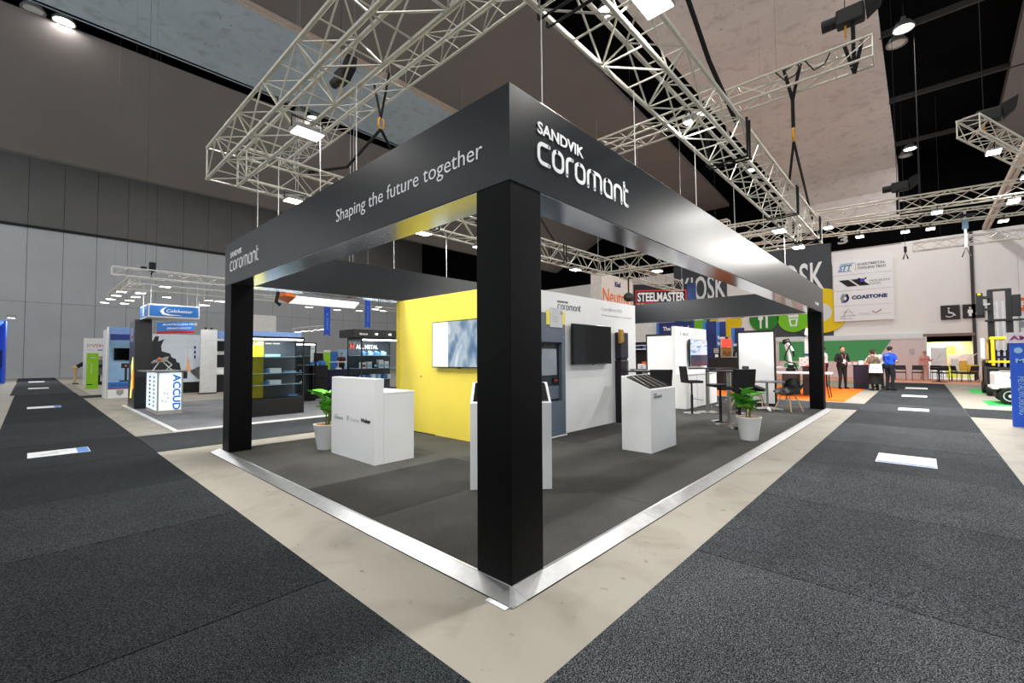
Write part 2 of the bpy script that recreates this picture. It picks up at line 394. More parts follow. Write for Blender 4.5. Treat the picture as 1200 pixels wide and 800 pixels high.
# high-bay lamps in the dark slots
def bay(loc, label, on=True, light=True, top=.68, k=1.):
    t = T('high_bay_lamp', label, 'lamp', loc, 0, 'high bay lamps in the roof slots')
    x, y, z = loc
    MB().lathe([(.06, .42), (.09, .3), (.2, .22), (.3, .05), (.3, 0), (.27, 0), (.25, .04)], (x, y, z), 18, closed=False).build('housing', M('lamp_grey', (150, 150, 148), .4, .5), t, smooth=True)
    MB().lathe([(.24, .05), (.24, .02)], (x, y, z), 18).build('lens', LED if on else LEDOFF, t)
    MB().tube((x, y, z+.4), (x, y, z+top), .02).build('stem', BLACKM, t)
    if on and light: lamp(t, 'AREA', (x, y, z-.02), BAY_POWER*k, .5)
    return t
ORD = ('first', 'second', 'third', 'fourth', 'fifth', 'sixth', 'seventh', 'eighth')
for i, xx in enumerate((-9.6, -1.5, 6.8, 14.0, 22.6)):
    bay((xx, 18.95, 12.72), '%s lit round lamp from the near end of the left roof slot' % ORD[i])
for i, xx in enumerate((-2.2, 6.2)):
    bay((xx, 18.95, 12.72), 'unlit round lamp in the left roof slot, %s' % ('at the upper left corner' if i == 0 else 'above the left fascia'), False)
for i, xx in enumerate((-8.0, 0, 8.6, 17.5, 29.3)):
    bay((xx, -1.75, 12.3), '%s lit lamp from the near end of the black slot over the right aisle' % ORD[i], top=.9, k=1.3)
for i, xx in enumerate((18.3, 30.2)):
    bay((xx, -1.55, 12.3), 'unlit round lamp over the right aisle, %s one' % ('nearer' if i == 0 else 'farther'), False, top=.9)
for i, xx in enumerate((-7.0, 1.5, 10.5, 19.0, 27.5)):
    bay((xx, 5.4, 12.7), '%s lit round lamp from the near end of the middle roof slot' % ORD[i], top=.6)
for i, xx in enumerate((-6, 4, 14, 24)):
    for yy in (30., 40.):
        bay((xx, yy, 17.4), '%s lit round lamp of the %s row high over the far left booths' % (ORD[i], 'front' if yy == 30 else 'rear'), top=.8)

# floor coverings ---------------------------------------------------
def sheets(name, label, rects, mats, z=.008, pick=None, part='carpet_sheet'):
    r0 = rects[0]; t = T(name, label, 'carpet', ((r0[0]+r0[2])/2, (r0[1]+r0[3])/2, 0))
    for i, (x0, y0, x1, y1) in enumerate(rects):
        k = pick[i] if pick else (i*7+i//3) % len(mats)
        MB().box(x0+.004, y0+.004, .0005, x1-.004, y1-.004, z+.0012*(i % 3)).build(part, mats[k], t)
    return t
xs = [-14, -8.4, -2.45, -.675]
rl = [(-2.42, a, -.675, b) for a, b in ((-.6, 1.0), (1.0, 2.9), (2.9, 4.6), (4.6, 6.75), (6.75, 9.0), (9, 13), (13, 17.5), (17.5, 24.6))]
rl += [(-4.3, a, -2.42, b) for a, b in ((-.6, 2.2), (2.2, 5.6), (5.6, 9.0))]
sheets('aisle_carpet', 'dark speckled grey carpet in the aisle left of the black stand', rl, AISLE_L, pick=[0, 1, 0, 1, 1, 0, 1, 0, 1, 1, 0])
sheets('aisle_carpet', 'grey carpet runner at the far end of the left aisle by the grey wall', [(-2.55, 24.7, -.7, 33), (-2.55, 33, -.7, 40), (-2.6, 40, -.7, 47.8)], AISLE, pick=[0, 2, 1])
rr_ = [(a, -2.68, b, -.615) for a, b in ((-.675, 1.35), (1.35, 3.2), (3.2, 5.1), (5.1, 7.2), (7.2, 9.8), (9.8, 12.66), (12.66, 15.0), (15, 18.5), (18.5, 23), (23, 28.3))]
rr_ += [(a, -4.6, b, -2.68) for a, b in ((-.675, 2.3), (2.3, 5.2))]
sheets('aisle_carpet', 'dark speckled grey carpet in the aisle right of the black stand', rr_, AISLE, pick=[2, 0, 2, 0, 2, 1, 0, 1, 0, 1, 0, 2])
sheets('aisle_carpet', 'dark carpet at the crossing of the two aisles in the foreground', [(-4.3, -4.6, -.675, -2.68), (-4.3, -2.68, -2.42, -.6), (-2.42, -2.68, -.675, -.6)], AISLE, pick=[2, 0, 2])
sheets('aisle_carpet', 'dark carpet strip crossing behind the stand, before the tool showcase', [(-.675, 6.85, 4, 8.85), (4, 6.85, 9, 8.85), (9, 6.85, 15, 8.85)], AISLE, pick=[0, 1, 0])
sheets('aisle_carpet', 'dark carpet strip crossing beyond the far black column', [(12.7, -.615, 14.6, 3), (12.7, 3, 14.6, 6.85)], AISLE, pick=[0, 1])
sheets('aisle_carpet', 'dark carpet strip crossing right of the far aisle, before the forklift', [(12.7, -8, 14.9, -2.68)], AISLE, pick=[1])
sheets('orange_carpet', 'bright orange carpet of the booth beyond the far column', [(14.9, -.1, 22.5, 9)], [ORANGE_C])
sheets('salmon_carpet', 'pale orange carpet strip along the foot of the end wall', [(28.6, -5.5, 33.9, 9)], [carpet('salmon', (238, 170, 140), (250, 200, 176), 60)])
# white floor stickers
def sticker2(x0, y0, x1, y1, label, b=None, lines=None):
    t = T('floor_sticker', label, 'sticker', ((x0+x1)/2, (y0+y1)/2, .0105), 0, 'stickers on the aisle carpets')
    MB().box(x0, y0, .0108, x1, y1, .0125).build('sheet', M('sticker_white', (226, 228, 232), .45), t)
    if b: MB().box(*b[:2], .0126, *b[2:], .0130).build('band', M('sticker_blue', (70, 128, 205), .5), t)
    for l in lines or []: MB().box(*l[:2], .0126, *l[2:], .0129).build('print_line', M('sticker_grey', (190, 194, 200), .5), t)
    return t
sticker2(-2.03, 7.68, -1.36, 8.22, 'white floor sticker with a blue end, nearest in left aisle', (-1.5, 7.7, -1.37, 8.2), [(-1.9, 7.86, -1.7, 7.95), (-1.8, 8.0, -1.6, 8.06)])
sticker2(-2.06, 17.1, -1.36, 17.9, 'white floor sticker with a blue end, second in left aisle', (-1.5, 17.15, -1.37, 17.85))
sticker2(-2.06, 29.6, -1.36, 31, 'white floor sticker, third along left aisle')
sticker2(-2.06, 38.5, -1.36, 40.5, 'white floor sticker, farthest in left aisle near the grey wall')
sticker2(5.74, -2.0, 6.45, -1.39, 'white floor sticker with pale blue print, nearest in right aisle', (5.76, -1.98, 5.84, -1.41), [(6.0, -1.9, 6.05, -1.5), (6.15, -1.9, 6.2, -1.6)])
sticker2(13.3, -2.0, 14.0, -1.4, 'white floor sticker, second along right aisle')
sticker2(18.3, -2.0, 19.2, -1.35, 'white floor sticker, third along right aisle')
sticker2(23, -2.05, 24.2, -1.35, 'white floor sticker, farthest along right aisle')

# ------------------------------------------------------------------ the black stand
PZ = .04
LX, LY, TH, HB, HT = 12.25, 6.05, .31, 2.572, 3.2
pl = T('stand_platform', 'low raised platform with charcoal carpet and aluminium edging under the black stand', 'platform', (6, 3, 0))
MB().box(0, 0, .0, LX, LY, .03).build('deck', BLACKM, pl)
k = 0
for (x0, y0, x1, y1, c) in ((0, 0, 2.0, 1.7, 0), (0, 1.7, 2.0, 3.0, 1), (0, 3.0, 2.0, LY, 2), (2, 0, 4, 2.9, 0), (2, 2.9, 4, LY, 2), (4, 0, 6.2, 2.2, 0), (4, 2.2, 6.2, LY, 1), (6.2, 0, 8.4, LY, 0), (8.4, 0, 10.4, LY, 0), (10.4, 0, LX, LY, 1)):
    MB().box(x0+.002, y0+.002, .0301, x1-.002, y1-.002, .0395+.0006*(k % 2)).build('carpet_sheet', STANDC[c], pl); k += 1
def ramp(a, b, along):
    mb = MB()
    if along == 'x': q = [(a, -.126, .006), (b, -.126, .006), (b, -.004, .041), (a, -.004, .041)]
    else: q = [(-.126, a, .006), (-.126, b, .006), (-.004, b, .041), (-.004, a, .041)]
    mb.hexa([(x, y, 0.004) for x, y, z in q]+q)
    if along == 'x': mb.box(a, -.006, .0395, b, .012, .0435)
    else: mb.box(-.006, a, .0395, .012, b, .0435)
    o = mb.build('ramp_strip', ALUF, pl)
    g = MB()
    if along == 'x': g.box(a, -.131, 0, b, -.118, .0055)
    else: g.box(-.131, a, 0, -.118, b, .0055)
    g.build('rubber_edge', BLACKM, o)
for a, b in ((.0, 1.75), (1.755, 3.9), (3.905, 6.5), (6.505, 9.4), (9.405, 12.3)): ramp(a, b, 'x')
for a, b in ((.0, 1.05), (1.055, 3.4), (3.405, 6.2)): ramp(a, b, 'y')
cm = MB(); cm.hexa([(-.126, -.126, .004), (-.002, -.126, .004), (-.002, -.002, .004), (-.126, -.002, .004), (-.126, -.126, .0062), (-.002, -.126, .0062), (-.002, -.002, .041), (-.126, -.002, .0062)])
cm.bar((-.112, -.122, .008), (-.004, -.01, .043), .02, .006).bar((-.13, -.112, .008), (-.012, -.004, .043), .02, .006)
cm.build('ramp_corner', ALUF, pl)
o_ = MB().box(-.168, -.10, .002, -.134, .06, .006); tag(o_.build('white_tape_strip', INK), 'white tape strip on the concrete at the front corner of the ramp', 'tape')

fr = T('exhibition_stand_frame', 'open black laminate stand frame with four columns and a deep fascia all round', 'stand', (0, 0, PZ))
def box_part(name, x0, y0, z0, x1, y1, z1, mat, bevel=.004): return MB().box(x0, y0, z0, x1, y1, z1).build(name, mat, fr, bevel=bevel)
for cx, cy in ((0, 0), (0, LY-TH), (LX-TH, 0), (LX-TH, LY-TH)):
    box_part('column', cx, cy, PZ, cx+TH, cy+TH, HB, BOOTHC)
box_part('fascia', 0, -.003, HB, LX, TH, HT, BOOTH, .003)
box_part('fascia', 0, LY-TH, HB, LX, LY, HT, BOOTH, .003)
box_part('fascia', -.003, -.0031, HB+.0002, TH, LY+.0005, HT+.0003, BOOTH, 0)
box_part('fascia', LX-TH, TH+.002, HB, LX+.003, LY-TH-.002, HT, BOOTH, .003)
for q in ((TH+.002, .004, LX-TH-.002, TH-.004), (TH+.002, LY-TH+.004, LX-TH-.002, LY-.004), (.004, TH+.002, TH-.004, LY-TH-.002), (LX-TH+.004, TH+.002, LX-.004, LY-TH-.002)):
    box_part('soffit_panel', q[0], q[1], HB-.006, q[2], q[3], HB-.0005, SOFFIT, 0)
st, wtot = wordmark()
def brand(parent, x0, z0, s, face, mat, pen, other, sandx, sandz, cap, sandw):
    # other: the fixed coordinate of the face plane
    loc = (x0, other, z0) if face == 'Y-' else (other, x0, z0)
    for gl in st: ribbon(parent, gl, loc, face, mat, s/wtot, s*.107, pen, name='letter')
    loc = (sandx, other, sandz) if face == 'Y-' else (other, sandx, sandz)
    txt(parent, 'SANDVIK', loc, cap, face, mat, width=sandw, bold=.022)
brand(fr, .285, 2.778, 1.245, 'Y-', INK, .0285, -.004, .275, 2.978, .082, .56)
brand(fr, 5.78, 2.765, 1.21, 'X-', INK, .0275, -.004, 5.785, 2.965, .08, .54)
txt(fr, 'Shaping the future together', (-.004, 2.345, 2.79), .125, 'X-', INK, width=2.1, bold=-.004)
for gl in st: ribbon(fr, gl, (11.0, -.004, 2.70), 'Y-', INK, .5/wtot, .055, .012, name='letter')

# ------------------------------------------------------------------ inside the stand
yw = T('display_wall', 'yellow display wall with a wide screen behind the reception counter', 'wall', (2.95, 4.5, PZ))
MB().box(2.95, 2.95, PZ, 3.05, 5.85, 2.565).build('panel', YELLOW, yw, bevel=.003)
MB().box(2.945, 5.72, PZ+.0, 3.05, 5.855, 2.56).build('end_section', M('yellow_shaded', (236, 208, 50), .5), yw)  # strip at the wall's end: a cast shadow put into the colour
MB().box(2.93, 4.6, PZ, 2.951, 5.3, PZ+.012).build('foot_strip', BLACKM, yw)
MB().tube((2.95, 5.02, 1.09), (2.925, 5.02, 1.09), .012).build('cable_outlet', STEEL, yw)
def tv(loc, w, h, d, label, face, scr, name='wall_television', extra=None, gap=.05):
    # screen hung on a wall; loc = centre on the wall plane
    x, y, z = loc
    t = T(name, label, 'television', loc)
    if face == 'X-':
        bz = MB().box(x-gap-d, y-w/2, z-h/2, x-gap, y+w/2, z+h/2).build('bezel', BLACKG, t, bevel=.004)
        MB().box(x-gap-d-.002, y-w/2+.012, z-h/2+.02, x-gap-d+.001, y+w/2-.012, z+h/2-.012).build('screen', scr, t)
        MB().box(x-gap, y-w*.2, z-h*.25, x, y+w*.2, z+h*.25).build('wall_bracket', BLACKM, t)
        MB().box(x-gap-d-.001, y-.04, z-h/2-.012, x-gap-d+.03, y+.04, z-h/2).build('badge', BLACKM, bz)
    else:
        bz = MB().box(x-w/2, y-gap-d, z-h/2, x+w/2, y-gap, z+h/2).build('bezel', BLACKG, t, bevel=.004)
        MB().box(x-w/2+.012, y-gap-d-.002, z-h/2+.02, x+w/2-.012, y-gap-d+.001, z+h/2-.012).build('screen', scr, t)
        MB().box(x-w*.2, y-gap, z-h*.25, x+w*.2, y, z+h*.25).build('wall_bracket', BLACKM, t)
        MB().box(x-.04, y-gap-d-.001, z-h/2-.012, x+.04, y-gap-d+.03, z-h/2).build('badge', BLACKM, bz)
    return t
def screenmat(name, cols, emit=1., scale=(3, 3, 3), pos=None):
    # soft blocky moving-picture still: colours from a stretched noise
    m = M(name, cols[0], .15, var=0); nt, b = nodes_of(m)
    tc = [n for n in nt.nodes if n.type == 'TEX_COORD'][0]
    mp = nt.nodes.new('ShaderNodeMapping'); mp.inputs['Scale'].default_value = scale
    v = nt.nodes.new('ShaderNodeTexNoise'); v.inputs['Scale'].default_value = 1.6; v.inputs['Detail'].default_value = 2
    nt.links.new(tc.outputs['Object'], mp.inputs['Vector']); nt.links.new(mp.outputs['Vector'], v.inputs['Vector'])
    rp = nt.nodes.new('ShaderNodeValToRGB'); rp.color_ramp.interpolation = 'LINEAR'
    while len(rp.color_ramp.elements) < len(cols): rp.color_ramp.elements.new(.5)
    for i, c in enumerate(cols):
        rp.color_ramp.elements[i].position = .3+.4*i/(len(cols)-1); rp.color_ramp.elements[i].color = (*lin(c), 1)
    nt.links.new(v.outputs['Fac'], rp.inputs['Fac'])
    nt.links.new(rp.outputs['Color'], b.inputs['Emission Color']); b.inputs['Emission Strength'].default_value = emit
    b.inputs['Base Color'].links and nt.links.remove(b.inputs['Base Color'].links[0]); b.inputs['Base Color'].default_value = (.01, .01, .01, 1)
    return m
scrA = screenmat('screen_factory', [(70, 105, 150), (120, 150, 180), (190, 205, 215), (160, 185, 205), (225, 232, 238)], .9, (1, 2.2, 1.3))
t = tv((2.95, 3.86, 1.668), 1.44, .81, .035, 'wide flat screen showing a bluish factory picture on the yellow wall', 'X-', scrA)
MB().box(2.861, 4.13, 1.28, 2.8655, 4.555, 2.055).build('picture_panel', M('screen_pale', (196, 214, 218), .2, emit=.9, var=.08, scale=4), t)
ww = T('display_wall', 'white display wall with lettering and a black screen in the middle of the stand', 'wall', (5.2, 2.95, PZ))
MB().box(3.05, 2.95, PZ, 7.42, 3.06, 2.61).build('panel', WHITE, ww, bevel=.003)
brand(ww, 4.45, 2.316, .73, 'Y-', M('print_charcoal', (70, 74, 80), .6), .011, 2.947, 4.435, 2.435, .034, .34)
txt(ww, 'CoroBore 825', (5.95, 2.946, 2.40), .075, 'Y-', M('print_pale', (205, 208, 212), .6), width=.85)
txt(ww, 'A new generation of precision', (5.95, 2.946, 2.29), .04, 'Y-', M('print_pale', (205, 208, 212), .6), width=1.3)
tv((5.46, 2.95, 1.675), 1.36, .77, .06, 'black switched-off flat screen on the white display wall', 'Y-', M('screen_off', (4, 4, 5), .08, spec=.2, var=0))
# tool dispenser against the white wall
td = T('tool_dispenser', 'blue-grey tool dispensing cabinet with control panel at the left of the white wall', 'cabinet', (4.1, 2.85, PZ))
CABG = M('cabinet_blue_grey', (92, 105, 120), .45); CABD = M('cabinet_recess', (38, 44, 52), .5)
MB().box(3.7, 2.84, PZ+.02, 3.79, 2.948, 2.2).box(4.41, 2.84, PZ+.02, 4.52, 2.948, 2.2).box(3.79, 2.84, 1.7, 4.41, 2.948, 2.2).box(3.79, 2.84, PZ+.02, 4.41, 2.948, .66).box(3.79, 2.915, .66, 4.41, 2.948, 1.7).build('body', CABG, td, bevel=.003)
rec = MB().box(3.79, 2.908, .67, 4.41, 2.916, 1.69).build('recess', CABD, td)
MB().hexa([(3.86, 2.89, 1.12), (4.33, 2.89, 1.12), (4.33, 2.907, 1.12), (3.86, 2.907, 1.12), (3.9, 2.875, 1.58), (4.3, 2.875, 1.58), (4.3, 2.907, 1.58), (3.9, 2.907, 1.58)]).build('window', M('dispenser_window', (150, 160, 168), .2), rec, bevel=.004)
MB().box(4.22, 2.885, .98, 4.38, 2.907, 1.07).build('keypad', BLACKM, rec)
MB().box(4.26, 2.881, 1.01, 4.30, 2.886, 1.04).box(4.32, 2.881, 1.01, 4.35, 2.886, 1.04).build('red_button', M('red_light', (200, 40, 30), .4), rec)
MB().box(3.86, 2.88, .70, 4.38, 2.906, .93).build('drawer', CABG, rec, bevel=.006)
MB().box(3.95, 2.895, 1.62, 4.2, 2.907, 1.67).build('slot', BLACKM, rec)
nt_ = MB().box(4.06, 2.825, 1.96, 4.42, 2.841, 2.30).build('notice', M('notice_grey', (206, 208, 212), .5), td)
txt(nt_, 'G', (4.36, 2.823, 2.2), .06, 'Y-', INKB, name='mark')
for l in range(3): MB().box(4.12, 2.8235, 2.06+l*.04, 4.3, 2.825, 2.066+l*.04).build('print_line', INKG, nt_)
MB().box(3.96, 2.83, 2.0, 4.06, 2.8405, 2.25).box(4.42, 2.83, 2.02, 4.51, 2.8405, 2.25).build('yellow_tab', YELLOW, td)
for z_ in (.42, 1.78): MB().lathe([(.014, 0), (.014, .01)], (4.46, 2.835, z_), 10).build('lock', CHROME, td)
MB().box(3.68, 2.83, PZ, 4.54, 2.95, PZ+.02).build('plinth', WHITE, td)
# tall tool replica at the right of the white wall
tt = T('tool_replica', 'tall dark display tool with a gold cutting insert standing at the white wall', 'display', (6.62, 2.86, PZ))
DKP = M('tool_dark_violet', (34, 30, 38), .35, .4)
MB().box(6.46, 2.80, PZ, 6.80, 2.945, 1.36).build('lower_shank', DKP, tt, bevel=.02)
MB().box(6.5, 2.81, 1.36, 6.76, 2.945, 1.40).build('collar', BLACKM, tt)
MB().box(6.47, 2.80, 1.40, 6.80, 2.945, 1.96).build('upper_shank', M('tool_dark_blue', (44, 42, 54), .35, .4), tt, bevel=.02)
MB().hexa([(6.45, 2.79, 1.72), (6.60, 2.79, 1.76), (6.60, 2.85, 1.76), (6.45, 2.85, 1.72), (6.45, 2.79, 2.02), (6.58, 2.79, 2.02), (6.58, 2.85, 2.02), (6.45, 2.85, 2.02)]).build('gold_insert', M('gold', (190, 148, 66), .3, .7), tt, bevel=.008)
txt(tt, 'CoroPlus', (6.75, 2.797, .98), .05, ((0, 0, 1), (-1, 0, 0)), M('print_violet', (150, 150, 165), .5), width=.36)
# reception counter
rc = T('reception_counter', 'white reception counter with a raised front and lower desk by the yellow wall', 'counter', (1.33, 3.98, PZ))
MB().box(1.03, 3.38, PZ, 1.165, 4.6, 1.165).build('front_panel', WHITE, rc, bevel=.003)
MB().box(1.167, 3.38, PZ, 1.64, 3.42, .955).build('side_panel', WHITE, rc, bevel=.002)
MB().box(1.167, 4.56, PZ, 1.64, 4.6, .955).build('side_panel', WHITE, rc, bevel=.002)
MB().box(1.167, 3.378, .957, 1.65, 4.602, .98).build('desk_top', WHITE, rc, bevel=.003)
MB().box(1.6, 3.42, .5, 1.62, 4.56, .956).build('modesty_panel', WHITE, rc)
GP = M('print_grey_soft', (176, 178, 182), .6)
ribbon(rc, sum(st, []), (1.028, 4.50, .565), 'X-', GP, .27/wtot, .026, .006); txt(rc, 'SANDVIK', (1.028, 4.5, .607), .016, 'X-', GP, width=.1)
MB().box(1.0265, 4.10, .56, 1.03, 4.125, .63).box(1.0265, 4.07, .575, 1.03, 4.085, .63).build('mark', GP, rc)
txt(rc, 'Seco', (1.028, 4.03, .572), .045, 'X-', M('print_pale', (205, 208, 212), .6), width=.24)
txt(rc, 'Walter', (1.028, 3.735, .575), .052, 'X-', INKB, width=.26, bold=.03)
# lecterns with sloping tops
def lectern(x0, y0, label):
    t = T('display_plinth', label, 'plinth', (x0+.43, y0+.23, PZ))
    p = [(0, 0), (0, .955-PZ), (.47, 1.15-PZ), (.47, 0)]
    mb = MB(); mb.prism(p, (x0, y0, PZ), (0, 1, 0), (0, 0, 1), (.87, 0, 0)); mb.build('cabinet', WHITE, t, bevel=.003)
    sl = (1.15-.955)/.47
    f = lambda x, y: (x, y, .955+(y-y0)*sl+.003)
    MB().hexa([f(x0+.03, y0+.03), f(x0+.84, y0+.03), f(x0+.84, y0+.44), f(x0+.03, y0+.44)]+[tuple(Vector(f(*q))+Vector((0, 0, .006))) for q in ((x0+.03, y0+.03), (x0+.84, y0+.03), (x0+.84, y0+.44), (x0+.03, y0+.44))]).build('sloping_display', M('display_black', (12, 12, 13), .18), t)
    for i in range(4):       # machined rods shown under the glass
        a = x0+.08+i*.2
        MB().bar(tuple(Vector(f(a, y0+.06))+Vector((0, 0, .0085))), tuple(Vector(f(a+.16-.05*i, y0+.41))+Vector((0, 0, .0085))), .014, .005).build('shown_tool', M('tool_grey', (128, 126, 122), .35, .6), t)
    ribbon(t, sum(st, []), (x0+.085, y0-.0025, .83), 'Y-', M('print_mid', (130, 132, 136), .6), .28/wtot, .03, .006)
    txt(t, 'SANDVIK', (x0+.085, y0-.0025, .876), .02, 'Y-', M('print_mid', (130, 132, 136), .6), width=.11)
    return t
lec = lectern(4.06, 1.005, 'white display plinth with a black sloping top in the middle of the stand')
lec['group'] = 'white display plinths with sloping tops'
dup(lec, (1.62, 1.515, PZ), R(-46.2), 'white display plinth half hidden behind the front black column, turned to the corner')
# potted plants
LEAF = M('leaf_green', (104, 186, 62), .4, var=.3, scale=9); LEAFD = M('leaf_deep', (56, 136, 48), .4, var=.3, scale=9)
SOIL = M('clay_pebbles', (196, 132, 74), .9, var=.3, scale=60, bump=.6)
def leafmesh(name, L, w, m, droop=.25):
    mb = MB(); n = 6; rows = []
    for i in range(n+1):
        u = i/n; ww_ = w*math.sin(math.pi*min(1, u*.93+.05))**.8*.5+.002
        rows.append([(-ww_, u*L, -droop*u*u*L+.12*ww_*3), (0, u*L, -droop*u*u*L-.01), (ww_, u*L, -droop*u*u*L+.12*ww_*3)])
    for r_ in rows: mb.v += r_
    for i in range(n):
        for j in range(2):
            a = i*3+j; mb.f.append((a, a+1, a+4, a+3)); mb.m.append(0)
    b = len(mb.v); mb.v += [(x, y, z-.002) for x, y, z in mb.v]
    mb.f += [tuple(b+i for i in f[::-1]) for f in mb.f[:]]; mb.m += [0]*(len(mb.f)-len(mb.m))
    o = mb.build(name, m, None, smooth=True, W=False); me = o.data; bpy.data.objects.remove(o); return me
LM = [leafmesh('leaf', .22, .17, LEAF), leafmesh('leaf', .18, .14, LEAFD), leafmesh('leaf', .25, .18, LEAF, .4)]
def plant(loc, label, seed, leaves=30, hgt=.36):
    rnd = random.Random(seed)
    t = T('potted_plant', label, 'plant', loc, 0)
    x, y, z = loc
    MB().lathe([(.13, 0), (.135, .01), (.192, .37), (.197, .375), (.197, .385), (.18, .385), (.175, .35), (.0, .35)], loc, 28, closed=False).build('pot', WHITE, t, smooth=True)
    MB().lathe([(.178, .35), (.176, .365), (.0, .372)], loc, 24, closed=False).build('soil', SOIL, t, smooth=True)
    stems = []
    for i in range(5):
        a = rnd.random()*6.28; tip = Vector((x+.10*math.cos(a), y+.10*math.sin(a), z+.40+hgt*rnd.uniform(.7, 1.15)))
        base = Vector((x+.03*math.cos(a), y+.03*math.sin(a), z+.36)); stems.append((base, tip))
        MB().path([base, base.lerp(tip, .5)+Vector((.02, 0, .02)), tip], [.011, .009, .006], 6).build('stem', M('stem_green', (90, 110, 50), .6), t, smooth=True)
    for i in range(leaves):
        b, tp = stems[i % 5]; p = b.lerp(tp, rnd.uniform(.35, 1.0)); a = rnd.random()*6.28
        lo = bpy.data.objects.new('leaf', LM[i % 3]); COL.objects.link(lo); lo.parent = t
        lo.location = p-Vector(loc); lo.rotation_euler = (rnd.uniform(.0, 1.1), rnd.uniform(-.3, .3), a); s_ = rnd.uniform(.75, 1.15); lo.scale = (s_, s_, s_)
    return t
plant((6.16, .27, PZ), 'leafy green plant in a white pot near the aluminium edge', 3)
plant((1.12, 4.95, PZ), 'leafy green plant in a white pot beside the reception counter', 5, 30, .42)

# bar tables, stools and lounge chairs
def bar_table(loc, label, w=.72, round_=False):
    x, y, z = loc; t = T('bar_table', label, 'table', loc, 0, 'high bar tables')
    MB().lathe([(.27, 0), (.27, .012), (.06, .03), (.0, .03)], loc, 28).build('base_plate', STEEL, t, smooth=True)
    MB().tube((x, y, z+.025), (x, y, z+1.08), .045, 16).build('column', STEEL, t, smooth=True)
    MB().box(x-w/2, y-.33, z+1.08, x+w/2, y+.33, z+1.105).build('table_top', M('table_top_black', (24, 24, 26), .3), t, bevel=.004)
    return t
def bar_stool():
    t = T('bar_stool', '', 'stool', (0, 0, PZ), 0, 'black bar stools')
    k = dict(W=False)
    MB().lathe([(.21, 0), (.21, .008), (.05, .03), (0, .03)], n=28).build('base_plate', CHROME, t, smooth=True, **k)
    MB().tube((0, 0, .02), (0, 0, .45), .03, 14).tube((0, 0, .45), (0, 0, .74), .022, 14).build('column', BLACKM, t, smooth=True, **k)
    MB().path([(0, -.02, .36), (0, -.17, .33), (.12, -.22, .32), (-.12, -.22, .32), (0, -.17, .33)], .01, 8).build('footrest', CHROME, t, smooth=True, **k)
    MB().path([(.02, 0, .72), (.16, 0, .70), (.2, 0, .66)], .006, 6).build('lever', CHROME, t, **k)
    sm = M('stool_black_leather', (16, 16, 17), .55)
    MB().box(-.2, -.21, .74, .2, .2, .80).build('seat', sm, t, bevel=.018, **k)
    MB().hexa([(-.2, .15, .80), (.2, .15, .80), (.2, .2, .79), (-.2, .2, .79), (-.215, .2, 1.15), (.215, .2, 1.15), (.215, .235, 1.15), (-.215, .235, 1.15)]).build('backrest', sm, t, bevel=.012, **k)
    return t
bar_table((7.60, 1.0, PZ), 'high bar table with steel column, nearest behind the potted plant')
bar_table((9.42, 2.05, PZ), 'high bar table with steel column before the small white kiosk wall')
bar_table((6.64, 2.36, PZ), 'high bar table with a laptop behind the middle white plinth', .62)
s0 = bar_stool()
spots = [((7.27, .72, PZ), 2.3, 'black bar stool nearest the aisle, backrest towards the camera'), ((8.0, 1.30, PZ), -2.4, 'black bar stool on the far side of the near bar table'),
         ((9.05, 2.3, PZ), .75, 'black bar stool left of the far bar table, turned sideways'), ((6.22, 1.88, PZ), 2.3, 'black bar stool just behind the middle white plinth, backrest in view'),
         ((9.66, 1.45, PZ), -2.6, 'black bar stool behind the near bar table, at the far one')]
for i, (l, rz, lab) in enumerate(spots):
    s_ = s0 if i == 0 else dup(s0, l, rz)
    s_.location = l; s_.rotation_euler = (0, 0, rz); s_['label'] = lab
def laptop(loc, rz, label):
    t = T('laptop', label, 'laptop', loc, rz)
    MB().box(-.17, -.12, 0, .17, .12, .016).build('keyboard_base', M('laptop_silver', (176, 178, 182), .35, .6), t, W=False, bevel=.003)
    MB().box(-.168, .118, .014, .168, .17, .03).build('lid', M('laptop_lid', (60, 62, 66), .4, .4), t, W=False)
    MB().box(-.14, -.03, .016, .14, .09, .018).build('keys', BLACKM, t, W=False)
    return t
laptop((6.6, 2.42, PZ+1.106), -.7, 'open flat laptop on the bar table behind the middle plinth')
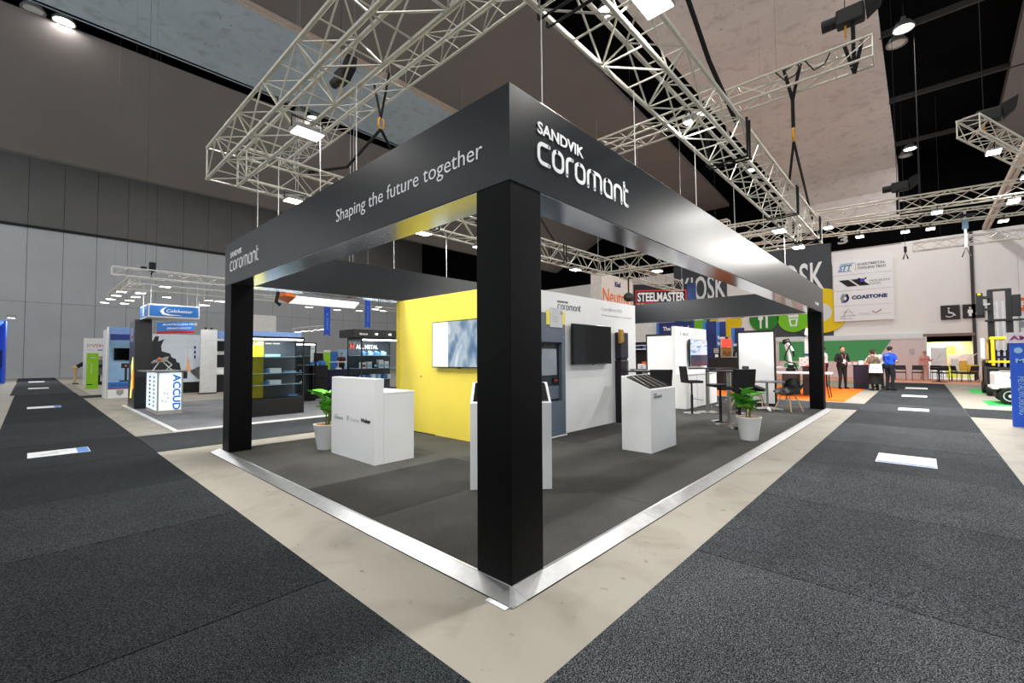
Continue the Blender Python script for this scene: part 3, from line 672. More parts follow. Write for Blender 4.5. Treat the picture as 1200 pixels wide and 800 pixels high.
def shell_chair(loc, rz, label):
    t = T('shell_chair', label, 'chair', loc, rz, 'black shell chairs with wooden legs')
    mb = MB(); n = 9; rows = []
    prof = [(-.24, .43, .40), (-.2, .44, .44), (0, .415, .46), (.14, .42, .45), (.2, .47, .44), (.23, .56, .43), (.255, .68, .40), (.27, .78, .34), (.275, .82, .26)]
    for (y, z, w) in prof:
        for j in range(n):
            u = j/(n-1)*2-1; up = (abs(u)**2.2)*(.16 if y > -.1 else .06)
            if z > .6: rows.append((u*w/2*1.1, y-abs(u)**2*.10, z-abs(u)**4*.05))
            else: rows.append((u*w/2*1.15, y, z+up))
    m_ = len(prof)
    mb.v = rows+[(x, y+.006, z-.012) for x, y, z in rows]; N = n*m_
    for i in range(m_-1):
        for j in range(n-1):
            a = i*n+j; mb.f.append((a, a+1, a+n+1, a+n)); mb.f.append((N+a, N+a+n, N+a+n+1, N+a+1)); mb.m += [0, 0]
    def edge(l):
        for a, b in zip(l[:-1], l[1:]): mb.f.append((a, N+a, N+b, b)); mb.m.append(0)
    edge([j for j in range(n)]); edge([(m_-1)*n+j for j in range(n)][::-1]); edge([i*n for i in range(m_)][::-1]); edge([i*n+n-1 for i in range(m_)])
    mb.build('shell', M('shell_black', (20, 20, 22), .45), t, smooth=True, W=False, auto=60)
    wd = M('beech_wood', (214, 178, 140), .5, var=.15, scale=20)
    for sx in (-1, 1):
        for sy in (-1, 1): MB().tube((sx*.23, sy*.22, 0), (sx*.11, sy*.1, .40), .013, 8, r2=.017).build('leg', wd, t, smooth=True, W=False)
    MB().tube((-.14, -.12, .3), (.14, .12, .32), .006, 6).tube((.14, -.12, .3), (-.14, .12, .32), .006, 6).tube((-.11, -.1, .395), (.11, -.1, .395), .008, 6).tube((-.11, .1, .395), (.11, .1, .395), .008, 6).build('wire_brace', BLACKM, t, W=False)
    return t
shell_chair((11.0, .62, PZ), -2.0, 'black shell chair with wooden legs at right of the round table')
shell_chair((10.35, 1.5, PZ), 1.4, 'black shell chair with wooden legs, behind the potted plant')
shell_chair((11.5, 1.5, PZ), .1, 'black shell chair with wooden legs on the far side of the round table')
rt = T('low_table', 'low round dark table with a white star foot near the far column', 'table', (10.95, 1.08, PZ))
MB().lathe([(.0, .715), (.40, .715), (.405, .72), (.405, .735), (.4, .74), (0, .74)], (10.95, 1.08, PZ), 36).build('table_top', M('table_grey', (70, 72, 75), .4), rt, smooth=True)
MB().tube((10.95, 1.08, PZ+.06), (10.95, 1.08, PZ+.715), .03, 12).build('column', M('table_post', (160, 162, 165), .35, .5), rt, smooth=True)
for i in range(4):
    a = i*math.pi/2+.4; MB().hexa([(10.95+math.cos(a+s*.9)*.04*1, 1.08+math.sin(a+s*.9)*.04, PZ+z) for z in (.03,) for s in (-1, 1)]+[(10.95+math.cos(a)*.36-math.sin(a)*.025*s, 1.08+math.sin(a)*.36+math.cos(a)*.025*s, PZ) for s in (1, -1)]+[(10.95+math.cos(a+s*.9)*.04, 1.08+math.sin(a+s*.9)*.04, PZ+.08) for s in (-1, 1)]+[(10.95+math.cos(a)*.36-math.sin(a)*.025*s, 1.08+math.sin(a)*.36+math.cos(a)*.025*s, PZ+.025) for s in (1, -1)]).build('foot', WHITE, rt)
# small white kiosk wall at the rear of the stand
kw = T('kiosk_wall', 'free-standing white kiosk wall with a small screen and low cupboard at the rear', 'wall', (10.8, 3.0, PZ))
MB().box(9.75, 2.98, PZ, 12.1, 3.08, 2.25).build('panel', WHITE, kw, bevel=.003)
cup = MB().box(9.72, 2.70, PZ, 12.1, 2.975, .93).build('cupboard', WHITE, kw, bevel=.003)
MB().box(9.715, 2.68, .935, 12.1, 2.978, .96).build('cupboard_top', WHITE, kw, bevel=.003)
for a in (10.5, 11.3): MB().box(a-.003, 2.695, PZ+.05, a+.003, 2.7, .93).build('door_gap', INKG, cup)
MB().box(10.1, 2.976, 2.0, 10.14, 2.981, 2.11).build('mark', M('print_mid', (130, 132, 136), .6), kw)
txt(kw, 'SECO', (10.25, 2.976, 2.02), .07, 'Y-', M('print_mid', (130, 132, 136), .6), width=.4)
scrB = screenmat('screen_news', [(90, 96, 130), (120, 170, 215), (225, 228, 240), (210, 220, 235), (215, 150, 160)], 1.1, (1.2, 1, 5))
t = tv((11.2, 2.98, 1.53), 1.34, .76, .05, 'small bright screen on the white kiosk wall at the rear', 'Y-', scrB)
MB().box(10.55, 2.868, 1.165, 11.85, 2.873, 1.47).build('picture_panel', M('screen_dark', (34, 36, 46), .15, emit=.4), t)
# whiteboard partitions at the rear edge
def board(y0, y1, label, x=11.93):
    t = T('partition_board', label, 'partition', (x, (y0+y1)/2, PZ))
    MB().box(x+.005, y0+.03, PZ+.06, x+.035, y1-.03, 2.12).build('panel', WHITEM, t)
    for q in ((y0, PZ, y0+.045, 2.16), (y1-.045, PZ, y1, 2.16)): MB().box(x-.005, q[0], q[1], x+.045, q[2], q[3]).build('upright', BLACKM, t)
    MB().box(x-.005, y0+.045, 2.1, x+.045, y1-.045, 2.16).build('top_rail', BLACKM, t)
    MB().box(x-.005, y0+.045, PZ, x+.045, y1-.045, PZ+.07).build('bottom_rail', BLACKM, t)
    return t
board(1.07, 2.06, 'black framed white partition board right of the kiosk wall')
board(3.6, 4.88, 'black framed white partition board left of the kiosk wall')

# ------------------------------------------------------------------ trusses and rigging
_BR = {}
def unit_brace(r):
    k = round(r, 4)
    if k not in _BR:
        o = MB().tube((0, 0, 0), (0, 0, 1), r, 6).build('brace', ALU, None, smooth=True, W=False); _BR[k] = o.data; bpy.data.objects.remove(o)
    return _BR[k]
def truss(name, label, p0, p1, w, h, bay=.5, rc=.024, rb=.010, single=True, group='aluminium trusses', ends=True, mat=None, tri=False, hang=None):
    # p0, p1: centre of the bottom face at both ends
    p0, p1 = Vector(p0), Vector(p1); d = p1-p0; L = d.length; d.normalize(); s = d.cross(Vector((0, 0, 1))).normalized(); u = Vector((0, 0, 1))
    mid = (p0+p1)/2
    t = T(name, label, 'truss', mid, 0, group)
    if tri: cor = [s*w/2, -s*w/2, u*h]
    else: cor = [-s*w/2, s*w/2, s*w/2+u*h, -s*w/2+u*h]
    n = max(2, round(L/bay)); b = L/n
    for c in cor: MB().tube(p0+c, p1+c, rc, 10).build('chord', mat or ALU, t, smooth=True)
    segs = []
    m_ = len(cor)
    for fi in range(m_):
        a, c = cor[fi], cor[(fi+1) % m_]
        for i in range(n):
            q0, q1 = p0+d*b*i, p0+d*b*(i+1)
            if (i+fi) % 2: segs.append((q0+a, q1+c))
            else: segs.append((q0+c, q1+a))
            if i and (i % 2 == 0 or not tri) and fi % 2 == 0: segs.append((q0+a, q0+c))
    if single and len(segs) <= 296:
        for a, c in segs:
            o = bpy.data.objects.new('brace', unit_brace(rb)); COL.objects.link(o); o.parent = t
            v = c-a; o.location = a-mid; o.rotation_mode = 'QUATERNION'; o.rotation_quaternion = v.to_track_quat('Z', 'Y'); o.scale = (1, 1, v.length)
    else:
        mb = MB()
        for a, c in segs: mb.tube(a, c, rb, 5)
        o = mb.build('lacing', mat or ALU, t, smooth=True); o['kind'] = 'stuff'
    if ends:
        for q in (p0, p1):
            mb = MB()
            for i in range(m_): mb.tube(q+cor[i], q+cor[(i+1) % m_], rb*1.3, 6)
            mb.build('end_frame', mat or ALU, t, smooth=True)
    if hang:
        for f_ in (.12, .88):
            q = p0.lerp(p1, f_)+u*h; MB().tube(q, (q.x, q.y, hang), .0018, 5).build('hanger_cable', M('cable_grey', (96, 95, 93), .6), t)
    return t
TB, TT = 4.3, .5
g = 'box trusses of the ring over the black stand'
truss('box_truss', 'aluminium box truss above the left fascia, running up to the near corner', (.025, 6.40, TB), (.025, -.10, TB), .43, TT, .5, group=g)
truss('box_truss', 'aluminium box truss above the right fascia, running away over the right side', (.245, .125, TB), (11.6, .125, TB), .45, TT, .5, group=g)
truss('box_truss', 'aluminium box truss along the back of the ring above the stand', (.245, 6.18, TB), (11.6, 6.18, TB), .43, TT, .5, group=g)
truss('box_truss', 'aluminium box truss across the far right end of the ring', (11.4, 5.96, TB), (11.4, .35, TB), .43, TT, .5, group=g)
g2 = 'carrying trusses above the ring'
truss('carrying_truss', 'upper carrying truss over the left part of the ring, seen beside the hoist', (2.35, -2.2, 6.35), (2.35, 10.0, 6.35), .34, .34, .5, .022, .009, group=g2, hang=12.5)
truss('carrying_truss', 'upper carrying truss crossing over the right part of the ring', (7.1, -1.45, 6.2), (7.1, 10.0, 6.2), .34, .34, .5, .022, .009, group=g2, hang=12.5)
# flood lamps
def flood(loc, label, power, aim=(0, 0, 0), w=.34, dpt=.24, light=True, group='LED flood lamps on the trusses', hang=None, ym=None):
    x, y, z = loc
    t = T('flood_lamp', label, 'lamp', loc, 0, group)
    MB().box(x-w/2, y-dpt/2, z, x+w/2, y+dpt/2, z+.05).build('housing', M('lamp_grey', (150, 150, 148), .4, .5), t, bevel=.008)
    MB().box(x-w/2+.015, y-dpt/2+.015, z-.006, x+w/2-.015, y+dpt/2-.015, z+.001).build('lens', LED, t)
    MB().path([(x-w/2-.012, y, z+.03), (x-w/2-.012, y, z+.16), (x+w/2+.012, y, z+.16), (x+w/2+.012, y, z+.03)], .010 if not ym else .006, 6).build('yoke', ym or BLACKM, t)
    if hang: MB().tube((x, y, z+.16), (x, y, hang), .012 if not ym else .007, 6).build('hanger', ym or BLACKM, t)
    if light: lamp(t, 'AREA', (x, y, z-.03), power, w*.9, shape='RECTANGLE', size_y=dpt*.9)
    return t
def fl_(x, y, lab, k=1., **kw): flood((x, y, TB-.17), lab, FLOOD_POWER*k, **kw)
fl_(.16, 3.45, 'lit flood lamp under the left ring truss, nearer one')
fl_(1.0, 5.95, 'lit flood lamp under the back ring truss at the left end')
flood((1.5, -.28, 4.47), 'large lit flood lamp on the outer side of the right ring truss, nearest the camera', FLOOD_POWER, w=.36, dpt=.26); tag(MB().box(1.44, -.3, 4.62, 1.56, -.07, 4.82).build('lamp_bracket', BLACKM), 'black bracket that holds the nearest flood lamp to the right ring truss', 'bracket')
fl_(3.7, 6.0, 'lit flood lamp under the back ring truss seen through the opening by the column')
fl_(5.4, 6.0, 'lit flood lamp under the back ring truss, third from the left end', .8)
fl_(7.0, 5.97, 'lit flood lamp under the back ring truss, above the white wall')
fl_(9.4, 5.95, 'lit flood lamp under the back ring truss above the white banner')
fl_(8.9, .3, 'lit flood lamp under the right ring truss, halfway along')
fl_(10.9, .3, 'lit flood lamp under the right ring truss, close to its far end', .8)
fl_(11.4, 4.2, 'lit flood lamp under the far end ring truss', .8)
flood((3.55, .2, TB+.1), 'small lit lamp inside the right ring truss', 20, w=.12, dpt=.12)
# hanging wires from the ring to the fascia
def wire(a, b, label):
    mb = MB(); mb.tube(a, b, .005, 6); o = mb.build('suspension_wire', WIRE); tag(o, label, 'wire', 'suspension wires of the stand')
for i, (x, y) in enumerate(((.72, .31), (2.3, .31), (4.05, .31), (5.75, .31), (7.6, .31), (9.4, .31))):
    wire((x, y, TB), (x-.02, y-.02, HT), ('%s suspension wire from the front, between right truss and right fascia' % ['first', 'second', 'third', 'fourth', 'fifth', 'sixth'][i]))
for i, (x, y) in enumerate(((.2, 2.35), (.25, 3.3), (.3, 4.75), (.3, 5.6))):
    wire((x, y, TB), (x, y-.02, HT), ('%s suspension wire from the front, between left truss and left fascia' % ['first', 'second', 'third', 'fourth'][i]))
for i, (x, y) in enumerate(((2.9, 5.9), (4.25, 5.9), (5.3, 5.9), (7.3, 5.9))):
    wire((x, y, TB), (x, y-.02, HT-.0), ('%s suspension wire from the left, under the back ring truss' % ['first', 'second', 'third', 'fourth'][i]))
# hoists, slings and hooks
ORG = M('hook_orange', (226, 160, 40), .5)
def hoist(loc, label, chain_to=None):
    x, y, z = loc; t = T('chain_hoist', label, 'hoist', loc, 0, 'black chain hoists')
    MB().box(x-.11, y-.26, z, x+.11, y+.12, z+.26).build('motor_body', BLACKM, t, bevel=.03)
    MB().tube((x, y+.12, z+.13), (x, y+.32, z+.13), .10, 14).build('gear_end', BLACKM, t, smooth=True)
    MB().hexa([(x-.12, y-.46, z+.16), (x+.12, y-.46, z+.16), (x+.09, y-.28, z-.0), (x-.09, y-.28, z-.0), (x-.12, y-.5, z+.4), (x+.12, y-.5, z+.4), (x+.1, y-.26, z+.3), (x-.1, y-.26, z+.3)]).build('chain_bag', SLING, t, bevel=.02)
    if chain_to: MB().tube((x, y, z+.26), (x, y, chain_to), .006, 6).build('chain', SLING, t)
    MB().path([(x, y, z), (x, y, z-.1), (x+.03, y, z-.16), (x, y, z-.2), (x-.03, y, z-.16)], .014, 8).build('hook', ORG, t)
    return t
def sling(pts, label, r=.022, hook=None, group='black lifting slings'):
    t = T('lifting_sling', label, 'sling', pts[0], 0, group)
    MB().path(pts, r, 8).build('webbing', SLING, t, smooth=True)
    if hook:
        x, y, z = hook; MB().path([(x, y, z+.12), (x+.05, y, z+.06), (x+.05, y, z-.06), (x, y, z-.12), (x-.05, y, z-.06), (x-.05, y, z+.06), (x, y, z+.12)], .018, 8).build('ring', ORG, t)
    return t
def wrap(x, y, axis, label):
    # sling looped round the box truss at one station and led up to a point
    t = T('lifting_sling', label, 'sling', (x, y, TB), 0, 'black lifting slings')
    e = .03
    for k_ in (-.06, .06):
        if axis == 'x': q = [(x+k_, y-.25-e, TB+TT+e), (x+k_, y-.25-e, TB-e), (x+k_, y+.25+e, TB-e), (x+k_, y+.25+e, TB+TT+e)]
        else: q = [(x-.24-e, y+k_, TB+TT+e), (x-.24-e, y+k_, TB-e), (x+.24+e, y+k_, TB-e), (x+.24+e, y+k_, TB+TT+e)]
        MB().path(q, .018, 8).build('loop', SLING, t, smooth=True)
    return t
wrap(.86, .125, 'x', 'double black sling round the right ring truss, nearest the front corner')
wrap(4.85, .125, 'x', 'black sling round the right ring truss below the long strap')
wrap(8.3, .125, 'x', 'black sling round the right ring truss under the orange hook')
wrap(11.0, .125, 'x', 'black sling round the right ring truss at its far end')
wrap(2.0, 6.18, 'x', 'black sling round the back ring truss at the left end')
wrap(4.0, 6.18, 'x', 'black sling round the back ring truss above the yellow wall')
wrap(8.8, 6.18, 'x', 'black sling round the back ring truss above the white wall')
sling([(4.9, .0, TB+TT+.02), (3.9, .05, 5.3), (3.2, .1, 5.9), (2.6, .1, 6.5)], 'long black strap rising from the right ring truss to the roof', .03)
sling([(8.3, .0, TB+TT), (7.1, -.32, 5.25)], 'left leg of the black sling below the orange hook over the right truss')
sling([(11.0, .0, TB+TT), (7.1, -.32, 5.25)], 'right leg of the black sling below the orange hook over the right truss', hook=(7.1, -.32, 5.38))
sling([(7.1, -.32, 5.5), (7.1, -.32, 6.0), (7.1, -.45, 6.6), (7.1, -.2, 6.6), (7.1, -.32, 6.0)], 'black sling round the upper right carrying truss above the orange hook', .03)
sling([(7.1, -1.2, 6.1), (7.1, -1.32, 6.62), (7.1, -1.08, 6.62), (7.1, -1.2, 6.1), (7.1, -1.2, 7.0)], 'black sling at the near end of the upper right carrying truss', .03)
hoist((7.1, -1.1, 6.95), 'black chain hoist hanging over the end of the upper right truss', 12.5)
hoist((2.35, 7.1, 7.3), 'black chain hoist behind the left ring truss', 12.8)
sling([(2.35, 5.48, 5.95), (2.35, 5.72, 6.7)], 'left strap of the V-shaped sling above the left fascia')
sling([(2.35, 5.48, 5.95), (2.35, 5.2, 6.7)], 'right strap of the V-shaped sling above the left fascia', hook=(2.35, 5.48, 5.85))
sling([(2.35, 5.48, 5.74), (1.9, 5.9, 5.0), (1.3, 6.18, TB+TT)], 'long slanting black strap left of the orange hook above the left fascia', .028)
sling([(2.35, 5.48, 5.74), (3.4, 6.0, 5.0), (4.0, 6.18, TB+TT)], 'slanting black strap right of the orange hook above the left fascia', .028)
sling([(7.1, 6.18, 6.2), (5.4, 6.18, TB+TT)], 'left leg of the black sling above the back ring truss')
sling([(7.1, 6.18, 6.2), (8.8, 6.18, TB+TT)], 'right leg of the black sling above the back ring truss')
# cables lying on the upper right truss
for a, b in ((-.9, -.55), (-.5, -.1)):
    mb = MB(); mb.path([(6.93, a, 6.5), (6.92, (a+b)/2-.1, 6.34), (6.92, (a+b)/2+.05, 6.3), (6.93, b, 6.52)], .012, 6)
    tag(mb.build('power_cable', BLACKM, None, smooth=True), 'black cable loop on the upper right truss, %s the hoist' % ('next to' if a < -.6 else 'one loop away from'), 'cable')
# other rigs along the right side
g3 = 'distant trusses over the right aisle'
truss('lighting_truss', 'long pale truss across the right aisle, nearest of the two with lamps', (14.25, 3.0, 5.55), (15.5, -6.5, 5.55), .34, .36, .5, .022, .010, group=g3, hang=12.5)
truss('lighting_truss', 'long pale truss across the right aisle, behind the nearest one', (17.0, 3.2, 5.8), (19.4, -7.5, 5.8), .34, .34, .5, .022, .010, group=g3, hang=12.5)
truss('lighting_truss', 'white truss in front of the end wall with its end above the posters', (24, -1.75, 5.95), (24, -9, 5.95), .34, .36, .5, .026, .012, group=g3, hang=12.5, mat=M('truss_white', (232, 230, 228), .5))
truss('lighting_truss', 'short truss with a square open end at the upper right edge', (10.88, -2.72, 5.95), (15.6, -4.5, 5.95), .34, .34, .45, .022, .010, group=g3)
g4 = 'LED flood lamps over the right aisle'
for x, y, z, lab in ((14.95, -2.32, 5.38, 'lit flood lamp under the nearest truss across the right aisle'), (14.63, .12, 5.38, 'lit flood lamp at the left of the nearest truss across the right aisle'), (15.14, -3.75, 5.38, 'lit flood lamp at the right of the nearest truss across the right aisle'),
                     (18.2, -2.23, 5.62, 'lit flood lamp under the second truss across the right aisle'), (17.8, -.4, 5.62, 'lit flood lamp at the left of the second truss across the right aisle'), (18.1, -1.6, 5.62, 'lit flood lamp near the hoist of the second truss'), (18.6, -3.9, 5.62, 'lit flood lamp at the right of the second truss'),
                     (11.9, -3.15, 5.78, 'bright flood lamp on the short truss at the upper right edge'), (14.2, -3.9, 5.72, 'second flood lamp on the short truss at the upper right edge')):
    flood((x, y, z), lab, FLOOD_POWER*1.15, group=g4)
hoist((14.85, -1.5, 6.15), 'black chain hoist on the nearest truss across the right aisle', 12.4)
hoist((11.6, -3.0, 6.35), 'black chain hoist on the short truss at the upper right', 12.5)
sling([(14.85, -1.5, 5.5), (14.86, -1.5, 6.15)], 'black strap under the hoist of the nearest cross truss', .03)
sling([(18.15, -2.0, 5.7), (18.17, -2.0, 6.3), (18.17, -2.0, 12.5)], 'black strap on the second cross truss', [.03, .03, .004])
mp_ = T('lift_mast', 'slim grey mast with a bluish head hanging between two right trusses', 'mast', (18.4, -3.05, 4.6)); MB().tube((18.4, -3.05, 4.9), (18.4, -3.05, 6.1), .03, 8).build('mast', WIRE, mp_)
MB().box(18.33, -3.12, 5.5, 18.47, -2.98, 5.85).build('head', M('blue_grey', (120, 150, 175), .5), mp_); MB().box(18.35, -3.3, 5.9, 18.45, -2.8, 5.98).build('cross_arm', BLACKM, mp_); MB().path([(18.4, -2.95, 4.6), (18.4, -3.05, 4.92), (18.4, -3.15, 4.6)], .02, 6).build('fork', BLACKM, mp_)
cl = T('truss_clamp', 'small black rigging clamp hanging before the end wall above the posters', 'clamp', (24, -1.5, 5.85)); MB().box(23.95, -1.55, 5.95, 24.05, -1.45, 6.2).tube((24, -1.5, 6.2), (24, -1.5, 13.2), .008, 5).build('clamp_body', BLACKM, cl); MB().path([(24, -1.42, 5.65), (24, -1.5, 5.95), (24, -1.58, 5.65)], .03, 6).build('jaw', BLACKM, cl)
# truss pieces seen low through the stand opening
truss('lighting_truss', 'pale truss seen under the right fascia near the red banner', (12.6, 6.0, 4.32), (17.5, 6.0, 4.32), .4, .42, .5, .022, .010, group=g3, hang=13.3)
truss('lighting_truss', 'dark truss in the black gap above the right fascia', (16, 3.4, 6.3), (16, 7.5, 6.3), .34, .34, .5, .02, .009, group=g3, hang=12.7)

# ------------------------------------------------------------------ booths on the left
def pbox(t, name, x0, y0, z0, x1, y1, z1, mat, bevel=0.): return MB().box(x0, y0, z0, x1, y1, z1).build(name, mat, t, bevel=bevel)
BLUE = M('booth_blue', (52, 112, 190), .5, var=.1, scale=2); BLUED = M('booth_navy', (22, 44, 120), .5, var=.15, scale=2); SKY = M('print_sky', (150, 190, 226), .5, var=.12, scale=2)
BLUES = M('sign_blue', (44, 116, 196), .5, var=.1, scale=3); REDD = M('print_red', (176, 34, 40), .5); LIME = M('lime_green', (140, 200, 20), .5, var=.04)
pf = T('booth_platform', 'pale grey carpeted platform with a white edge strip under the lit counter, left', 'platform', (5, 12.5, 0))
MB().box(0, 9.07, 0, 9.5, 16.2, .02).build('carpet_sheet', GREYC, pf); MB().box(-.09, 8.98, 0, 9.5, 9.065, .024).build('edge_strip', WHITEM, pf); MB().box(-.09, 9.066, 0, -.002, 16.2, .024).build('edge_strip', WHITEM, pf)
pf2 = T('booth_platform', 'pale concrete grey platform of the green banner booth by the left aisle', 'platform', (3, 27, 0))
MB().box(-.35, 22.5, 0, 6, 34, .015).build('carpet_sheet', M('booth_floor_pale', (176, 172, 160), .8), pf2)
sheets('aisle_carpet', 'dark carpet strip crossing the left aisle before the green banner booth', [(-.7, 20.9, 5, 22.4)], AISLE, pick=[1])
# lit counter
ac = T('lit_counter', 'backlit white showcase counter with a tall vertical blue name on its front', 'counter', (.45, 13, .02))
LIT = M('backlit_white', (226, 238, 248), .4, emit=.75, var=.03, scale=2)
pbox(ac, 'front_panel', .2, 12.40, .12, .69, 12.44, 1.08, LIT); pbox(ac, 'side_panel', .17, 12.46, .12, .20, 13.9, 1.08, LIT)
for a, b in ((.17, 12.39), (.67, 12.39), (.17, 13.9), (.67, 13.9)): pbox(ac, 'post', a, b, .02, a+.035, b+.035, 1.09, ALU)
pbox(ac, 'counter_top', -.02, 12.3, 1.10, .78, 14.05, 1.13, M('counter_top_grey', (120, 124, 122), .4), .004)
pbox(ac, 'plinth', .17, 12.4, .021, .7, 13.93, .12, ALU); pbox(ac, 'back_panel', .67, 12.46, .12, .69, 13.9, 1.08, WHITEM)
for k_ in range(8): pbox(ac, 'print_mark', .166, 12.75, .2+k_*.105, .169, 12.9, .25+k_*.105, BLUE); pbox(ac, 'print_mark', .166, 13.3, .2+k_*.105, .169, 13.5, .25+k_*.105, BLUED)
txt(ac, 'ACCUD', (.50, 12.397, 1.04), .16, ((0, 0, -1), (1, 0, 0)), M('sign_blue_lit', (40, 120, 214), .4, emit=.25), width=.92, bold=.03)
for a, b in ((.3, .55), (.37, .53), (.27, .35), (.33, .33), (.38, .42)): pbox(ac, 'print_mark', a, 12.396, b, a+.03, 12.399, b+.03, SKY)
# instrument stand on the counter
ins = T('instrument_stand', 'small white tilted instrument with thin legs on the lit counter', 'instrument', (.35, 12.9, 1.131))
MB().hexa([(.12, 12.8, 1.33), (.42, 12.8, 1.37), (.42, 13.0, 1.37), (.12, 13.0, 1.33), (.17, 12.8, 1.40), (.47, 12.8, 1.50), (.47, 13.0, 1.50), (.17, 13.0, 1.40)]).build('body', M('instrument_grey', (150, 146, 142), .4), ins)
for a, b in (((.14, 12.85, 1.131), (.26, 12.85, 1.34)), ((.56, 12.9, 1.131), (.34, 12.9, 1.38)), ((.56, 12.95, 1.28), (.42, 12.95, 1.42)), ((.56, 12.95, 1.28), (.46, 12.95, 1.18)), ((.46, 12.95, 1.18), (.46, 12.95, 1.131))): MB().tube(a, b, .012, 6).build('leg', WHITEM, ins)
MB().ball((.27, 12.8, 1.43), .05).build('knob', M('orange_knob', (200, 110, 50), .4), ins)
# black tower sign
tw = T('tower_sign', 'tall black tower with bright yellow and orange print on its aisle side', 'sign', (.2, 15.2, .02))
MB().hexa([(0, 14.6, .02), (.43, 14.6, .02), (.43, 15.8, .02), (0, 15.8, .02), (0, 14.75, 2.58), (.38, 14.75, 2.6), (.38, 15.7, 2.55), (0, 15.7, 2.55)]).build('panel', M('tower_black', (12, 15, 20), .35), tw, bevel=.004)
pbox(tw, 'print_panel', -.008, 14.95, 1.95, -.002, 15.5, 2.35, M('print_steel', (120, 140, 170), .4)); pbox(tw, 'print_panel', -.009, 15.0, 2.05, -.003, 15.4, 2.12, REDD)
ORL = M('orange_glow', (255, 140, 30), .4, emit=1.1); YEL = M('yellow_glow', (255, 235, 120), .4, emit=1.4)  # glow of the prints is emission in the colour, no lamp behind
MB().prism([(15.15, .3), (15.35, .3), (15.1, .9), (15.2, 1.25), (14.95, 1.5), (14.9, 1.1)], (-.012, 0, 0), (0, 1, 0), (0, 0, 1), (.008, 0, 0)).build('glow_print', YEL, tw)
MB().prism([(14.75, .6), (15.0, .55), (15.0, 1.15), (14.78, 1.1)], (-.016, 0, 0), (0, 1, 0), (0, 0, 1), (.008, 0, 0)).build('glow_print', ORL, tw)
# panel booth with television
cb = T('panel_booth', 'blue and white panel booth wall with a television behind the black tower', 'booth', (.6, 20.2, .0))
pbox(cb, 'back_panel', -.04, 20.9, 0, .86, 20.95, 2.36, SKY); pbox(cb, 'side_panel', -.16, 19.95, 0, -.11, 20.95, 2.52, WHITE)
pbox(cb, 'fascia', -.10, 19.97, 2.33, .86, 20.03, 2.62, M('fascia_blue', (118, 150, 206), .5)); pbox(cb, 'fascia_stripe', -.05, 19.955, 2.14, .86, 19.97, 2.36, BLUED)
pbox(cb, 'front_counter', -.1, 19.95, 0, .8, 20.4, .6, WHITE); pbox(cb, 'counter_stripe', -.1, 19.94, .36, .8, 19.952, .6, BLUE); pbox(cb, 'counter_stripe', -.1, 19.938, .33, .8, 19.951, .37, REDD)
MB().prism([(.15, .3), (.35, .3), (.35, .16), (.25, .08), (.15, .16)], (0, 19.936, 0), (1, 0, 0), (0, 0, 1), (0, .01, 0)).build('shield_print', INKG, cb)
for q in (-.14, .82): pbox(cb, 'post', q, 19.93, 0, q+.05, 19.98, 2.62, ALU)
txt(cb, 'METROLOGY', (0, 19.935, .43), .09, 'Y-', BLUED, width=.7)
t = tv((.5, 20.9, 1.63), .72, .46, .04, 'small dark television in the blue and white panel booth', 'Y-', M('screen_off', (6, 6, 7), .08))
dv = T('camera_rig', 'small dark instrument below the television in the panel booth', 'instrument', (.45, 20.5, .6)); pbox(dv, 'stand', .4, 20.15, .6, .46, 20.25, 1.15, BLACKM); pbox(dv, 'head', .3, 20.1, 1.1, .52, 20.25, 1.28, BLACKM); pbox(dv, 'foot', .25, 20.05, .6, .55, 20.3, .64, BLACKM); pbox(dv, 'lens', .38, 20.08, 1.15, .45, 20.1, 1.22, M('copper', (170, 110, 70), .4))
# photo wall of the defence stand
pw = T('photo_wall', 'large printed wall with a dark warship and a sunset behind the lit counter', 'wall', (2.1, 21.05, 0))
pbox(pw, 'panel', 1.0, 21.0, 0, 3.6, 21.06, 2.45, M('print_pale_sky', (214, 224, 234), .5, var=.06, scale=1.5))
def pr(t, poly, y, mat, name='print'): return MB().prism(poly, (0, y, 0), (1, 0, 0), (0, 0, 1), (0, .004, 0)).build(name, mat, t)
SHIP = M('print_ship', (34, 40, 44), .5, var=.2, scale=4)
pr(pw, [(1.0, .6), (1.0, 1.75), (1.25, 1.8), (1.3, 2.1), (1.4, 2.35), (1.52, 2.35), (1.5, 2.15), (1.7, 2.25), (1.6, 1.98), (1.62, 1.75), (1.9, 1.65), (1.95, 1.5), (2.1, 1.42), (2.12, 1.3), (2.22, 1.26), (2.28, .95), (2.5, .9), (2.5, .6)], 20.994, SHIP)
pr(pw, [(2.48, .92), (2.52, .92), (2.5, 2.0)], 20.99, M('print_sunset', (250, 170, 110), .5)); pr(pw, [(2.4, .9), (2.68, .9), (2.6, 1.1), (2.53, 1.5), (2.48, 1.1)], 20.992, M('print_glow', (245, 190, 150), .5))
pr(pw, [(2.6, .93), (3.1, 1.2), (3.3, 1.22), (3.6, 1.1), (3.6, .5), (2.9, .55), (2.62, .85)], 20.989, M('print_car', (96, 96, 98), .5, var=.3, scale=6))
pr(pw, [(2.3, .45), (3.2, .45), (3.2, .0), (2.3, .0)], 20.987, BLACKM)
for k_ in range(3): pr(pw, [(2.72, 1.45+k_*.2), (2.78, 1.45+k_*.2), (2.78, 1.58+k_*.2), (2.72, 1.58+k_*.2)], 20.988, BLUED)
tb = T('hanging_banner', 'curved blue banner with a red lower stripe over the warship wall', 'banner', (1.75, 19, 2.35))
n_ = 10; mb = MB(); mr_ = MB()
